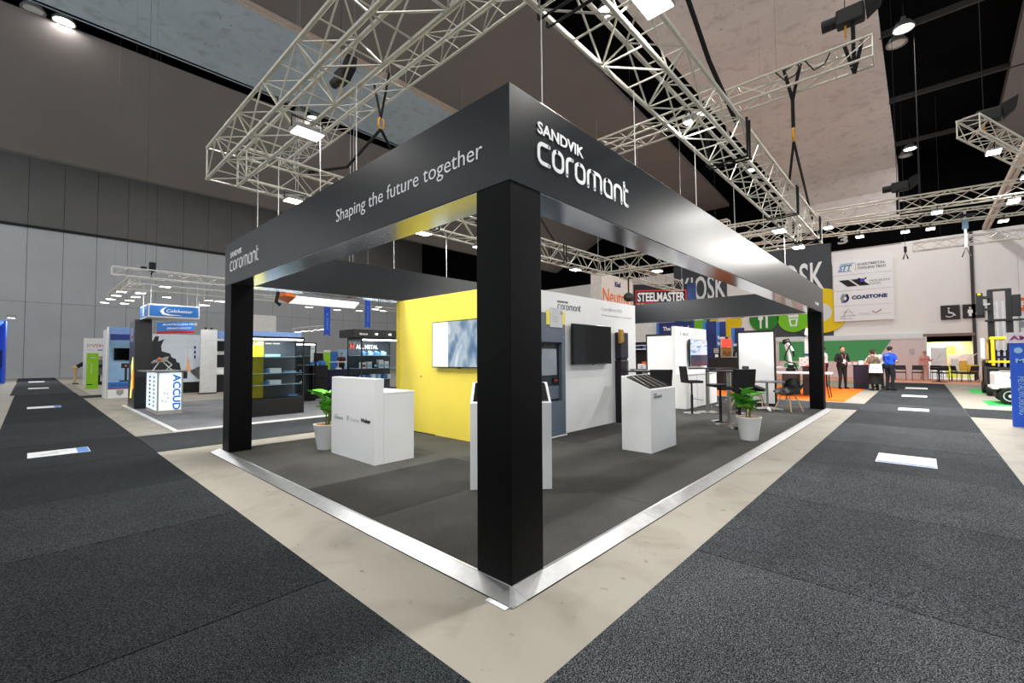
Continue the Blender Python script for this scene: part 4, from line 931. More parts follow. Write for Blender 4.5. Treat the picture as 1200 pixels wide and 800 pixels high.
for i in range(n_):
    f = lambda u: (1.14+1.17*u, 19-.35*math.sin(math.pi*u), .07*u)
    a, b = f(i/n_), f((i+1)/n_)
    for m_, z0, z1 in ((mb, 2.46, 2.79), (mr_, 2.36, 2.458)):
        m_.hexa([(a[0], a[1], z0+a[2]), (b[0], b[1], z0+b[2]), (b[0], b[1]+.02, z0+b[2]), (a[0], a[1]+.02, z0+a[2]), (a[0], a[1], z1+a[2]), (b[0], b[1], z1+b[2]), (b[0], b[1]+.02, z1+b[2]), (a[0], a[1]+.02, z1+a[2])])
mb.build('blue_panel', BLUES, tb); mr_.build('red_stripe', REDD, tb)
txt(tb, 'AUSTRALIAN MFG', (1.25, 18.62, 2.66), .075, ((1, 0, .06), (0, 0, 1)), INK, width=1.05, ext=.01); txt(tb, 'DEFENCE INDUSTRY', (1.38, 18.62, 2.53), .065, ((1, 0, .06), (0, 0, 1)), INK, width=.75, ext=.01)
for q in (1.3, 2.15): MB().tube((q, 18.72, 2.8), (q, 18.4, 3.9), .006, 5).build('cord', WIRE, tb)
wp_ = T('partition_panel', 'plain pale grey partition panel right of the warship wall', 'partition', (2.9, 19.55, 0)); pbox(wp_, 'panel', 2.63, 19.5, .05, 3.2, 19.6, 2.62, M('panel_pale', (206, 208, 208), .6)); pbox(wp_, 'foot_rail', 2.6, 19.48, 0, 3.22, 19.62, .05, BLACKM)
for q in (2.8, 3.0): MB().lathe([(.02, 0), (.02, .04), (.05, .05), (.05, .08)], (q, 19.55, 2.62), 8).build('spot_clip', BLACKM, wp_)
bb = T('panel_booth', 'booth wall with a blue fascia and dark posters right of the pale partition panel', 'booth', (4.6, 20.4, 0)); pbox(bb, 'back_panel', 3.22, 20.6, 0, 6.5, 20.66, 2.3, WHITE); pbox(bb, 'fascia', 3.22, 19.7, 2.27, 6.5, 19.76, 2.58, M('fascia_blue', (118, 150, 206), .5))
pbox(bb, 'poster', 3.4, 20.585, 1.75, 4.2, 20.597, 2.2, STEELB); pbox(bb, 'poster', 3.4, 20.585, 1.05, 3.9, 20.597, 1.6, BLACKM); pbox(bb, 'shelf', 3.3, 20.3, .75, 4.5, 20.59, .8, WHITE); pbox(bb, 'cabinet', 3.35, 20.3, 0, 4.5, 20.58, .72, BLACKM)
wh = T('booth_wall', 'tall pale booth wall seen left of the tool showcase, above its blue strip', 'wall', (7.1, 26, 0)); pbox(wh, 'panel', 6.2, 26, 0, 7.75, 26.1, 3.92, M('wall_pale', (224, 222, 220), .6)); pbox(wh, 'return_panel', 7.6, 26.1, 0, 7.75, 27.5, 3.92, WHITE)  # one even pale wall colour, no emission
# far booth with green banner
tr = T('booth_wall', 'white wall with red slanted lettering behind the green banner, far left', 'wall', (.9, 32.5, 0)); pbox(tr, 'panel', -.02, 32.4, 0, 2.6, 32.5, 2.61, WHITE)
txt(tr, 'trotec', (.12, 32.395, 2.12), .24, 'Y-', M('print_brick', (176, 60, 50), .5), width=.72, shear=.25, spacing=1.25); txt(tr, 'laser', (.16, 32.395, 1.93), .06, 'Y-', INKG, width=.26); txt(tr, 'speedy', (.55, 32.395, 1.92), .08, 'Y-', INKB, width=.22, bold=.03)
gs = T('roll_up_banner', 'lime green upright banner stand before the white lettered wall', 'banner', (.02, 27.6, 0)); pbox(gs, 'panel', -.19, 27.5, .06, .23, 27.53, 1.72, LIME); pbox(gs, 'base', -.21, 27.42, 0, .25, 27.62, .06, LIME)
txt(gs, 'trotec', (-.08, 27.496, 1.48), .07, 'Y-', INK, width=.22); txt(gs, 'setting new', (-.0, 27.496, .75), .05, ((0, 0, 1), (-1, 0, 0)), INK, width=.5); pbox(gs, 'print_line', -.17, 27.494, .2, .02, 27.499, .24, INKB)
lt = T('machine_table', 'dark work table with a machine and monitor behind the green banner', 'table', (.75, 31.6, 0)); pbox(lt, 'table_top', .3, 31.2, .98, 1.4, 31.62, 1.03, BLACKM); pbox(lt, 'machine', .35, 31.25, .55, 1.2, 31.6, .97, M('machine_grey', (92, 92, 90), .5)); pbox(lt, 'shelf', .3, 31.2, .05, 1.4, 31.62, .2, BLACKM)
for a, b in ((.3, 31.2), (1.35, 31.2), (.3, 31.57), (1.35, 31.57)): pbox(lt, 'leg', a, b, 0, a+.05, b+.05, .98, BLACKM)
mo = T('monitor', 'small monitor on the table behind the green banner', 'monitor', (.55, 31.5, 1.03)); pbox(mo, 'screen', .42, 31.5, 1.12, .75, 31.53, 1.4, M('screen_grey', (96, 116, 122), .3)); pbox(mo, 'stand', .55, 31.5, 1.03, .61, 31.56, 1.12, BLACKM)
# blue wall at the left edge
bl = T('booth_wall', 'bright blue booth wall at the left edge of the hall', 'wall', (-4, 40, 0)); pbox(bl, 'panel', -6.5, 40, 0, -3.04, 40.15, 3.85, M('wall_bright_blue', (40, 92, 232), .5, var=.08, scale=1)); pbox(bl, 'end_section', -3.13, 38, 0, -3.04, 39.99, 3.75, M('wall_bright_blue', (40, 92, 232), .5))
pbox(bl, 'print_patch', -3.6, 39.985, .9, -3.2, 39.995, 2.0, BLUED)
for q in (-4.2, -3.2): al = MB().tube((q, 40, 3.85), (q+.4, 39.2, 4.05), .03, 6).build('spot_arm', ALU, bl)
flood((-2.85, 39.1, 3.98), 'arm spot lamp over the bright blue wall at the left edge', 160, group='booth spot lamps')
# hanging sign and rig over the lit counter
hs = T('hanging_sign', 'blue box sign with a white crescent and white lettering hung over the left booth', 'sign', (.8, 14.4, 2.55)); pbox(hs, 'box', .19, 14.05, 2.62, 1.40, 15.4, 3.0, WHITE, .006); pbox(hs, 'front_face', .22, 14.035, 2.66, 1.37, 14.047, 2.96, BLUES); pbox(hs, 'side_face', .178, 14.1, 2.66, .188, 15.35, 2.96, BLUES)
pr(hs, [(.62, 2.93), (.5, 2.88), (.45, 2.8), (.5, 2.71), (.64, 2.685), (.98, 2.70), (.7, 2.715), (.57, 2.75), (.53, 2.8), (.55, 2.87)], 14.028, INK, 'crescent'); txt(hs, 'Colchester', (.6, 14.03, 2.78), .09, 'Y-', INK, width=.62, bold=.012, shear=.15)
MB().prism([(14.3, 2.9), (14.5, 2.75), (14.7, 2.93), (14.9, 2.7), (14.6, 2.68)], (.172, 0, 0), (0, 1, 0), (0, 0, 1), (.004, 0, 0)).build('crescent', INK, hs)
for a, b in ((.25, 14.1), (1.34, 14.1), (.25, 15.3), (1.34, 15.3)): MB().tube((a, b, 3.0), (a, b, 3.74), .008, 5).build('hanging_cord', WIRE, hs)
g5 = 'trusses over the left booths'; TRW = M('truss_white', (232, 230, 228), .5)
truss('lighting_truss', 'pale truss over the left booths, nearest, with an open left end', (-.6, 14, 3.70), (6.5, 14, 3.70), .22, .22, .35, .018, .008, group=g5, hang=12.85, mat=TRW)
truss('lighting_truss', 'pale truss over the left booths running back with a row of lamps', (-.1, 14.2, 3.52), (-.1, 19.2, 3.52), .22, .22, .35, .018, .008, group=g5, hang=12.85, mat=TRW)
truss('lighting_truss', 'pale truss over the left booths, farther one above the blue sign', (.1, 18.3, 3.86), (7.5, 18.3, 3.86), .22, .22, .35, .018, .008, group=g5, hang=12.85, mat=TRW)
for i, (x, y, w) in enumerate(((.12, 14.9, 'first'), (.15, 16.0, 'second'), (.15, 17.2, 'third'), (.15, 18.4, 'fourth'), (-.3, 14.9, 'fifth'), (-.3, 16.0, 'sixth'), (-.32, 17.2, 'seventh'), (-.35, 18.5, 'eighth'))):
    flood((x, y, 3.36), 'lit lamp in the double row under the left rig, %s %s' % (('first', 'second', 'third', 'fourth')[i % 4], 'of the right row' if i < 4 else 'of the left row'), 10, w=.24, dpt=.17, group='lamps on the left rig', light=i % 2 == 0, ym=WIRE)
for i, (x, y, z) in enumerate(((.55, 14.0, 3.5), (1.3, 18.3, 3.68), (2.6, 18.3, 3.68), (1.9, 14.0, 3.2), (2.35, 14.0, 3.25), (1.5, 14.0, 3.05))):
    flood((x, y, z), 'lit lamp under the left rig %s' % ('above the left end of the blue sign', 'on the far truss, left', 'on the far truss, right', 'right of the blue sign, middle', 'right of the blue sign, right', 'right of the blue sign, lowest')[i], 30 if i < 3 else 12, group='lamps on the left rig', light=i in (0, 2, 4), hang=3.88 if i in (1, 2) else 3.71, ym=WIRE, w=.26, dpt=.18)
mh = T('rig_motor', 'black rigging motor on the nearest truss of the left rig', 'hoist', (.15, 14, 3.95)); pbox(mh, 'body', .0, 13.9, 3.94, .12, 14.1, 4.0, BLACKM); pbox(mh, 'bag', .18, 13.92, 3.9, .32, 14.08, 4.15, BLACKM); MB().path([(.25, 14, 3.9), (.22, 14, 3.75), (.3, 14, 3.7)], .02, 6).build('hook', BLACKM, mh); MB().tube((.1, 14, 4.1), (.1, 14, 12.8), .003, 5).build('chain', BLACKM, mh)

# tool showcases behind the stand
def showcase(x0, y0, x1, y1, h, label, shelves, plinth=.38, yellow=None, hd=None):
    t = T('glass_showcase', label, 'showcase', ((x0+x1)/2, (y0+y1)/2, .02))
    fr_ = M('frame_black', (12, 12, 13), .4); e = .035
    pbox(t, 'plinth', x0, y0, .021, x1, y1, plinth, fr_, .004)
    for a in (x0, x1-e):
        for b in (y0, y1-e): pbox(t, 'post', a, b, plinth, a+e, b+e, h, fr_)
    pbox(t, 'top_frame', x0, y0, h, x1, y1, h+.05, fr_)
    pbox(t, 'back_panel', x0+e, y1-.03, plinth, x1-e, y1-.01, h, M('case_back', (60, 66, 74), .3))
    if yellow: pbox(t, 'yellow_panel', x0+e, y1-.05, plinth, yellow, y1-.032, h, M('case_yellow', (200, 180, 20), .5))
    GL = M('pane_glass', (240, 248, 250), .02, trans=1., ior=1.02, var=0, spec=.3)
    pbox(t, 'glass_pane', x0+e, y0+.004, plinth, x1-e, y0+.010, h, GL); pbox(t, 'glass_pane', x0+.004, y0+e, plinth, x0+.010, y1-e, h, GL)
    for z in shelves: pbox(t, 'shelf', x0+e, y0+.03, z, x1-e, y1-.06, z+.012, M('glass_shelf', (200, 228, 240), .1))
    pbox(t, 'lamp_strip', x0+e, y0+.02, h-.03, x1-e, y0+.06, h, LED)
    return t
sc = showcase(1.2, 10.0, 2.84, 10.55, 1.93, 'glass tool showcase with a yellow back strip, left of the reception counter', (.77, 1.06, 1.47), .44, 2.02)
lamp(sc, 'AREA', (2.0, 10.1, 1.9), 22, 1.2, shape='RECTANGLE', size_y=.1)
pbox(sc, 'header_strip', 1.2, 9.98, 1.985, 2.75, 10.55, 2.1, M('fascia_blue', (118, 150, 206), .5))
txt(sc, 'ACCUD', (1.42, 10.495, 1.78), .09, 'Y-', M('print_white_case', (250, 250, 250), .5), width=.6, bold=.03); pbox(sc, 'print_line', 2.06, 10.49, 1.81, 2.2, 10.497, 1.83, INK); pbox(sc, 'print_line', 2.24, 10.49, 1.81, 2.4, 10.497, 1.83, INK)  # lettering is plain white print without emission
for z in (.8, 1.1, 1.5, 1.75): MB().lathe([(.03, 0), (.04, .03)], (2.78, 10.06, z), 10).build('hinge', CHROME, sc)
CASEB = M('case_box_blue', (70, 120, 180), .4)
for i, (x, z, w, h, mt) in enumerate(((2.0, 1.483, .3, .06, SKY), (2.05, 1.073, .28, .12, WHITE), (2.05, .783, .28, .11, WHITE), (2.5, .453, .25, .04, CASEB), (1.98, 1.073, .05, .1, CASEB), (1.98, .783, .05, .09, CASEB), (2.4, 1.073, .3, .04, SKY))):
    b_ = T('boxed_gauge', '%s in the left showcase on the %s' % (['pale blue gauge', 'white open gauge box', 'white open gauge box', 'flat blue case', 'narrow blue box', 'narrow blue box', 'pale low tray'][i], ['top shelf', 'middle shelf', 'lower shelf', 'case floor', 'middle shelf', 'lower shelf', 'middle shelf at right'][i]), 'box', (x+w/2, 10.25, z), 0, 'boxed tools in the left showcase')
    pbox(b_, 'box', x, 10.15, z, x+w, 10.35, z+h, mt, .004)
s2 = showcase(4.45, 10.0, 5.9, 10.86, 1.98, 'black framed glass showcase with lit goods behind the reception counter', (.8, 1.12, 1.5), .5)
lamp(s2, 'AREA', (5.1, 10.12, 1.95), 30, 1.1, shape='RECTANGLE', size_y=.1)
pbox(s2, 'header_board', 4.2, 9.96, 2.032, 6.0, 10.86, 2.26, BLACKM, .004); txt(s2, 'tbone', (4.36, 9.957, 2.1), .07, 'Y-', INK, width=.26)
for q in (4.9, 5.35): MB().lathe([(.03, 0), (.03, .03)], (q, 9.94, 2.12), 10).build('down_light', LED, s2)
txt(s2, 'H', (4.52, 10.8, 1.72), .16, 'Y-', M('print_red_case', (235, 70, 50), .5), bold=.05, width=.13); txt(s2, 'ALL METAL', (4.70, 10.8, 1.72), .12, 'Y-', M('print_white_case', (250, 250, 250), .5), bold=.05, width=.75)  # letters are plain red and white print without emission
for i in range(4):
    b_ = T('tool_insert_box', 'pale blue tool holder on the upper shelf of the right showcase, %s from left' % ['first', 'second', 'third', 'fourth'][i], 'box', (4.62+i*.22, 10.2, 1.513), 0, 'goods in the right showcase')
    MB().hexa([(4.57+i*.22, 10.15, 1.513), (4.69+i*.22, 10.15, 1.513), (4.69+i*.22, 10.28, 1.513), (4.57+i*.22, 10.28, 1.513), (4.54+i*.22, 10.15, 1.6), (4.70+i*.22, 10.15, 1.6), (4.66+i*.22, 10.28, 1.65), (4.58+i*.22, 10.28, 1.65)]).build('box', SKY if i % 2 else CASEB, b_, bevel=.01)
for i in range(5):
    b_ = T('carton', 'white carton on the middle shelf of the right showcase, %s from left' % ['first', 'second', 'third', 'fourth', 'fifth'][i], 'box', (4.6+i*.19, 10.2, 1.133), 0, 'cartons in the right showcase')
    pbox(b_, 'box', 4.54+i*.19, 10.14, 1.133, 4.68+i*.19, 10.3, 1.133+(.17, .19, .15, .24, .2)[i], [WHITE, WHITEM, BLACKM, WHITE, WHITE][i], .004); pbox(b_, 'label_print', 4.56+i*.19, 10.136, 1.17, 4.66+i*.19, 10.141, 1.24, REDD if i == 0 else SKY)
for i in range(6):
    b_ = T('carton', 'bluish goods on the lower shelf of the right showcase, %s from left' % ['first', 'second', 'third', 'fourth', 'fifth', 'sixth'][i], 'box', (4.6+i*.17, 10.2, .813), 0, 'cartons in the right showcase')
    pbox(b_, 'box', 4.55+i*.17, 10.14, .813, 4.66+i*.17, 10.3, .813+(.12, .1, .14, .13, .1, .12)[i], [SKY, CASEB, WHITE][i % 3], .01)
s4 = showcase(3.3, 13.0, 4.46, 13.5, 1.9, 'narrow glass showcase behind the left tool showcase', (.9, 1.2, 1.5), .3)
bc = T('black_cabinet', 'low black cabinet with blue items between the two showcases', 'cabinet', (4.6, 13.5, 0)); pbox(bc, 'body', 4.47, 13.3, .02, 5.0, 13.9, 1.18, BLACKM, .004); pbox(bc, 'rail', 4.47, 13.28, .75, 5.0, 13.3, .78, STEELB); pbox(bc, 'foot_rail', 4.5, 13.26, .02, 4.95, 13.3, .05, ALU)
bc2 = T('black_cabinet', 'dark blue draped counter behind the reception counter', 'cabinet', (5.6, 13.6, 0)); pbox(bc2, 'body', 5.05, 13.4, .02, 6.4, 14, 1.02, M('navy_cloth', (22, 26, 52), .8), .01)
for i, (x, w, h) in enumerate(((4.5, .2, .12), (4.78, .2, .16))):
    b_ = T('tool_case', 'bright blue tool case on the black cabinet, %s' % ('left one' if i == 0 else 'right one'), 'case', (x+.1, 13.5, 1.18)); pbox(b_, 'body', x, 13.4, 1.181, x+w, 13.6, 1.181+h, BLUE, .03); MB().path([(x+.05, 13.5, 1.18+h), (x+.05, 13.5, 1.23+h), (x+w-.05, 13.5, 1.23+h), (x+w-.05, 13.5, 1.18+h)], .008, 6).build('handle', BLACKM, b_)
mo = T('monitor', 'monitor on a white stand between the showcases', 'monitor', (10.3, 26, 0)); pbox(mo, 'screen', 9.97, 25.95, 1.15, 10.55, 26, 1.75, BLACKM); pbox(mo, 'bezel', 9.94, 26.0, 1.1, 10.58, 26.04, 1.8, WHITE); pbox(mo, 'stand', 9.95, 26.05, 0, 10.55, 26.4, 1.1, WHITE)
wc = T('booth_wall', 'narrow white column wall between the showcases, far back', 'wall', (10.0, 26.5, 0)); pbox(wc, 'panel', 9.8, 26.45, 0, 10.32, 26.6, 2.36, WHITE); pbox(wc, 'print_line', 9.95, 26.44, 2.0, 10.2, 26.451, 2.04, INKG)
lb = T('roll_up_banner', 'lime and white upright banner between the showcases, far back', 'banner', (10.85, 26.1, 0)); pbox(lb, 'panel', 10.65, 26.1, .05, 11.08, 26.14, 1.80, LIME); pbox(lb, 'top_print', 10.65, 26.095, 1.80, 11.08, 26.14, 1.93, WHITE); pbox(lb, 'base', 10.6, 26, 0, 11.12, 26.24, .05, ALU)
b6 = T('booth_wall', 'blue booth panels far back between the showcases', 'wall', (10.9, 27.8, 0)); pbox(b6, 'panel', 10.35, 27.8, 0, 11.1, 27.9, 1.85, BLUE); pbox(b6, 'panel', 11.3, 27.8, 0, 12.4, 27.9, 1.85, BLUE); pbox(b6, 'print', 11.45, 27.79, .8, 11.55, 27.8, 1.6, BLUED); pbox(b6, 'print', 11.8, 27.79, .8, 11.9, 27.8, 1.6, BLUED); pbox(b6, 'end_section', 12.45, 27.8, 0, 13.3, 27.9, 2.0, SKY)
ta = T('white_table', 'white table with a draped white front before the person far back', 'table', (11.4, 25.6, 0)); pbox(ta, 'table_top', 10.8, 25.3, 1.15, 12.1, 25.7, 1.19, WHITE); MB().hexa([(10.9, 25.35, 0), (11.8, 25.35, 0), (11.8, 25.65, 0), (10.9, 25.65, 0), (11.2, 25.4, .8), (11.45, 25.4, .8), (11.45, 25.6, .8), (11.2, 25.6, .8)]).build('drape', M('drape_grey', (216, 218, 222), .8), ta); MB().tube((11.32, 25.5, .8), (11.32, 25.5, 1.15), .03, 8).build('stem', ALU, ta)
for i, (x, lab) in enumerate(((9.88, 'left one'), (12.5, 'right one'))):
    f_ = T('hanging_flag', 'narrow blue vertical banner hung over the far booths, %s' % lab, 'banner', (x, 24, 2.7)); z0, z1 = ((2.72, 4.47), (3.3, 5.1))[i]
    MB().prism([(x-.19, z0), (x, z0+.12), (x+.19, z0), (x+.19, z1), (x-.19, z1)], (0, 24, 0), (1, 0, 0), (0, 0, 1), (0, .02, 0)).build('cloth', M('flag_blue', (44, 92, 214), .6, var=.2, scale=1), f_)
    txt(f_, 'HALL A', (x+.06, 23.995, z0+.45), .10, ((0, 0, 1), (-1, 0, 0)), SKY, width=.95); MB().tube((x-.2, 24.01, z1), (x+.2, 24.01, z1), .015, 6).build('rod', ALU, f_); MB().tube((x, 24.01, z1), (x, 24.01, 12.85), .006, 5).build('cord', WIRE, f_)
sl_ = T('flat_banner', 'wide flat white banner with added glow and an orange end behind the back fascia', 'banner', (4, 11.4, 3.15)); MB().hexa([(3.0, 11, 3.15), (4.9, 11, 3.13), (5.6, 12.6, 3.15), (3.4, 12.6, 3.15), (3.0, 11, 3.19), (4.9, 11, 3.17), (5.6, 12.6, 3.19), (3.4, 12.6, 3.19)]).build('panel', M('banner_white_glow', (250, 249, 246), .6, emit=.9), sl_); MB().hexa([(2.72, 11, 3.17), (3.0, 11, 3.15), (3.4, 12.6, 3.15), (3.0, 12.6, 3.3), (2.72, 11, 3.32), (3.0, 11, 3.19), (3.4, 12.6, 3.19), (3.0, 12.6, 3.32)]).build('orange_end', M('banner_orange', (240, 120, 30), .6), sl_)  # hung banner whose white is brightened by emission, no lamp inside
for a, b in ((3.1, 11.2), (4.8, 11.2), (5.3, 12.4), (3.5, 12.4)): MB().tube((a, b, 3.18), (a, b, 12.85), .006, 5).build('cord', WIRE, sl_)
MB().path([(2.6, 11.2, 3.28), (2.55, 11.2, 3.0), (2.66, 11.2, 2.92)], .05, 8).build('clamp', BLACKM, sl_)
for i, (x, y, z) in enumerate(((10.57, 30, 3.24), (11.0, 30, 3.3), (11.45, 30, 3.36), (11.9, 30, 3.44), (12.35, 30, 3.5))): flood((x, y, z), 'small white lamp in the row over the far booths, %s from left' % ['first', 'second', 'third', 'fourth', 'fifth'][i], 10, w=.4, dpt=.2, light=i == 2, group='row of small lamps far back')
truss('lighting_truss', 'thin pale truss far back behind the hanging flags', (8.5, 30.2, 5.25), (19, 30.2, 5.25), .25, .25, .5, .02, .009, group=g5, hang=18.2, mat=TRW)
truss('lighting_truss', 'thin pale bar truss carrying the row of small lamps far back', (10.2, 30, 3.37), (12.9, 30, 3.72), .12, .12, .3, .016, .008, group=g5, hang=5.25, mat=TRW)
for i, (x, z) in enumerate(((11.38, 5.05), (13.45, 5.0), (15.23, 5.06), (16.9, 5.5), (17.3, 5.2), (16.6, 5.3))): flood((x, 30.12, z), 'lit lamp under the far thin truss, %s from left' % ['first', 'second', 'third', 'fifth', 'sixth', 'fourth'][i], 25, w=.5, dpt=.25, light=i % 2 == 0, group='lamps on the far thin truss', hang=z+.35)

# ------------------------------------------------------------------ end wall signs and right side
def disc(t, name, y, z, r, x, mat, n=40, y0=None): return MB().prism([(y+r*math.cos(2*math.pi*k/n), z+r*math.sin(2*math.pi*k/n)) for k in range(n)], (x, 0, 0), (0, 1, 0), (0, 0, 1), (.06, 0, 0)).build(name, mat, t)
def prx(t, poly, x, mat, name='print'): return MB().prism(poly, (x, 0, 0), (0, 1, 0), (0, 0, 1), (.01, 0, 0)).build(name, mat, t)
LG = M('sign_lime', (122, 204, 24), .5, var=.02); DG = M('sign_green', (40, 134, 34), .5, var=.02); YG = M('sign_yellow', (240, 206, 0), .5, var=.02)
for yy, w, lab in ((8.95, 3.45, 'big white KIOSK lettering on the dark wall, left one behind the red banner'), (2.75, 3.55, 'big white KIOSK lettering on the dark wall, right one by the far column')):
    k_ = T('wall_lettering', lab, 'lettering', (33.9, yy, 5.6), 0, 'KIOSK wall lettering')
    txt(k_, 'KIOSK', (33.93, yy+w, 5.85), 1.95, 'X-', INK, width=w, bold=.012, ext=.02)
t = T('wall_sign', 'round dark green wall sign with a white fork and knife', 'sign', (33.88, 6.4, 3.15)); disc(t, 'disc', 6.42, 4.1, .95, 33.88, DG)
prx(t, [(6.68, 3.4), (6.56, 3.4), (6.56, 3.95), (6.46, 4.05), (6.46, 4.4), (6.78, 4.4), (6.78, 4.05), (6.68, 3.95)], 33.86, INK); prx(t, [(6.3, 3.4), (6.16, 3.4), (6.16, 4.4), (6.3, 4.4)], 33.86, INK)
t = T('wall_sign', 'round lime green wall sign with a white drinking cup', 'sign', (33.88, 4.58, 3.05)); disc(t, 'disc', 4.58, 4.02, .97, 33.88, LG)
prx(t, [(4.78, 3.45), (4.38, 3.45), (4.26, 4.25), (4.9, 4.25)], 33.86, INK); prx(t, [(4.7, 3.55), (4.46, 3.55), (4.42, 3.9), (4.74, 3.9)], 33.855, LG); prx(t, [(4.84, 4.0), (4.32, 4.0), (4.32, 4.07), (4.84, 4.07)], 33.855, LG)
t = T('wall_sign', 'round yellow wall sign half hidden behind the sponsor posters', 'sign', (33.87, 2.9, 2.9)); disc(t, 'disc', 2.95, 4.42, 1.5, 33.9, YG); disc(t, 'white_centre', 3.0, 4.3, .62, 33.89, WHITEM)
t = T('wall_sign', 'round yellow wall sign with a white cut-out above the dark machine', 'sign', (33.87, 9.3, 2.8)); disc(t, 'disc', 9.05, 4.0, 1.15, 33.87, YG); prx(t, [(9.5, 3.6), (9.0, 3.6), (9.0, 4.8), (9.5, 4.8)], 33.85, WHITEM)
t = T('wall_sign', 'round lime green wall sign left of the blue panels', 'sign', (33.87, 11.4, 3.2)); disc(t, 'disc', 11.35, 4.1, .95, 33.87, LG)
pp = T('sponsor_posters', 'tall white sheet of four stacked company posters on the end wall', 'poster', (33.88, .75, 3.62))
zs = [3.62, 4.62, 5.6, 6.62, 7.6]
for i in range(4): pbox(pp, 'poster_sheet', 33.8, -.75, zs[i]+.01, 33.84, 2.25, zs[i+1]-.01, M('poster_white', (244, 244, 246), .6, var=.01))
pbox(pp, 'backing_frame', 33.841, -.7, 3.7, 33.998, 1.3, 7.5, WHITEM)
XP = 33.786
txt(pp, 'STT', (XP, 1.95, 6.92), .36, 'X-', M('print_steel_blue', (96, 150, 200), .5), width=.72, shear=.3, bold=.04)
prx(pp, [(2.0, 6.85), (1.3, 6.85), (1.28, 6.89), (1.98, 6.89)], XP, M('print_steel_blue', (96, 150, 200), .5)); prx(pp, [(1.85, 7.33), (1.15, 7.33), (1.13, 7.37), (1.83, 7.37)], XP, M('print_steel_blue', (96, 150, 200), .5)); prx(pp, [(1.08, 6.85), (1.06, 6.85), (1.06, 7.35), (1.08, 7.35)], XP, INKG)
txt(pp, 'SHEETMETAL', (XP, .98, 7.16), .15, 'X-', INKG, width=1.4, bold=.02); txt(pp, 'TOOLING TECH', (XP, .98, 6.92), .15, 'X-', M('print_mid', (130, 132, 136), .6), width=1.4, bold=.02)
for o_ in (0, .62): prx(pp, [(1.95-o_, 6.3), (1.45-o_, 6.3), (1.0-o_, 5.86), (1.5-o_, 5.86)], XP, INKB, 'stripe')
prx(pp, [(.98, 6.35), (.86, 6.35), (.78, 6.24), (.9, 6.24)], XP, INKB, 'stripe'); prx(pp, [(.62, 6.35), (.5, 6.35), (.56, 6.24), (.64, 6.24)], XP, INKB, 'stripe')
disc(pp, 'violet_dot', .74, 6.2, .12, XP-.001, M('print_violet_dot', (86, 60, 190), .5), 14); prx(pp, [(.82, 6.06), (.66, 6.06), (.74, 5.94)], XP, INKG, 'stripe')
txt(pp, 'WILSON', (XP, .42, 6.06), .13, 'X-', INKG, width=1.0); txt(pp, 'TOOL', (XP, .42, 5.88), .12, 'X-', INKG, width=.6)
NAVY = M('print_navy', (28, 40, 110), .5)
prx(pp, [(1.5, 5.38)]+arc(1.72, 5.12, .29, 60, 300, 12)+arc(1.72, 5.12, .16, 300, 60, 10), XP, NAVY, 'ring'); prx(pp, arc(1.62, 5.12, .28, -60, 70, 8)+arc(1.6, 5.12, .12, 70, -60, 6), XP-.003, INKG, 'ring')
txt(pp, 'COASTONE', (XP, 1.30, 5.03), .22, 'X-', NAVY, width=1.75, bold=.05)
for a, b in (((1.9, 3.85), (1.5, 4.45)), ((1.5, 4.45), (1.2, 3.95)), ((1.9, 3.95), (1.1, 4.0)), ((1.8, 4.25), (1.3, 4.2)), ((1.95, 3.8), (1.3, 3.78)), ((1.6, 4.3), (1.75, 3.8))): MB().bar((XP, a[0], a[1]), (XP, b[0], b[1]), .02, .01).build('sketch_line', INKG, pp)
MB().path([(XP, .3, 4.2), (XP, .12, 4.08), (XP, -.15, 4.28)], .02, 5).build('red_tick', REDD, pp); txt(pp, 'METAL MACHINERY', (XP, .95, 4.05), .07, 'X-', M('print_pale', (205, 208, 212), .6), width=.6); MB().bar((XP, .9, 3.98), (XP, -.6, 4.02), .012, .006).build('sketch_line', INKG, pp)
# green and pink partition below
gp = T('partition_wall', 'long partition with green left half and pale pink right half below the posters', 'partition', (33.4, 2, 0)); PINK = M('partition_pink', (226, 208, 208), .7, var=.02)
pbox(gp, 'pink_panel', 33.45, -2.1, .0, 33.5, 5.4, 2.38, PINK); prx(gp, [(5.4, 1.05), (5.4, 2.36), (-.58, 2.36), (-.2, 1.7), (.1, 1.2), (.3, 1.05)], 33.43, M('partition_green', (74, 160, 96), .6, var=.03), 'green_panel'); pbox(gp, 'top_rail', 33.42, -2.1, 2.38, 33.52, 5.4, 2.46, WHITEM); pbox(gp, 'end_post', 33.4, -2.15, 0, 33.5, -2.08, 2.5, WHITEM)
prx(gp, [(-1.35, 1.75), (-1.6, 1.8), (-1.62, 1.5), (-1.5, 1.4), (-1.38, 1.5)], 33.44, M('print_pink_grey', (196, 182, 184), .6))
t = T('toilet_sign', 'black sign with a white wheelchair symbol on the end wall', 'sign', (33.9, -3.2, 3.45)); pbox(t, 'board', 33.9, -3.58, 3.45, 33.95, -2.79, 4.28, M('sign_charcoal', (44, 40, 40), .5)); XS = 33.885
MB().path([(XS, -3.12, 4.02), (XS, -3.14, 3.82), (XS, -3.32, 3.8), (XS, -3.4, 3.66)], .028, 6).build('symbol', INK, t); MB().path([(XS, -3.15+.17*math.cos(R(a)), 3.74+.14*math.sin(R(a))) for a in range(70, 345, 20)], .025, 6).build('symbol', INK, t); MB().ball((XS, -3.13, 4.1), .02, .045, .045).build('symbol', INK, t)
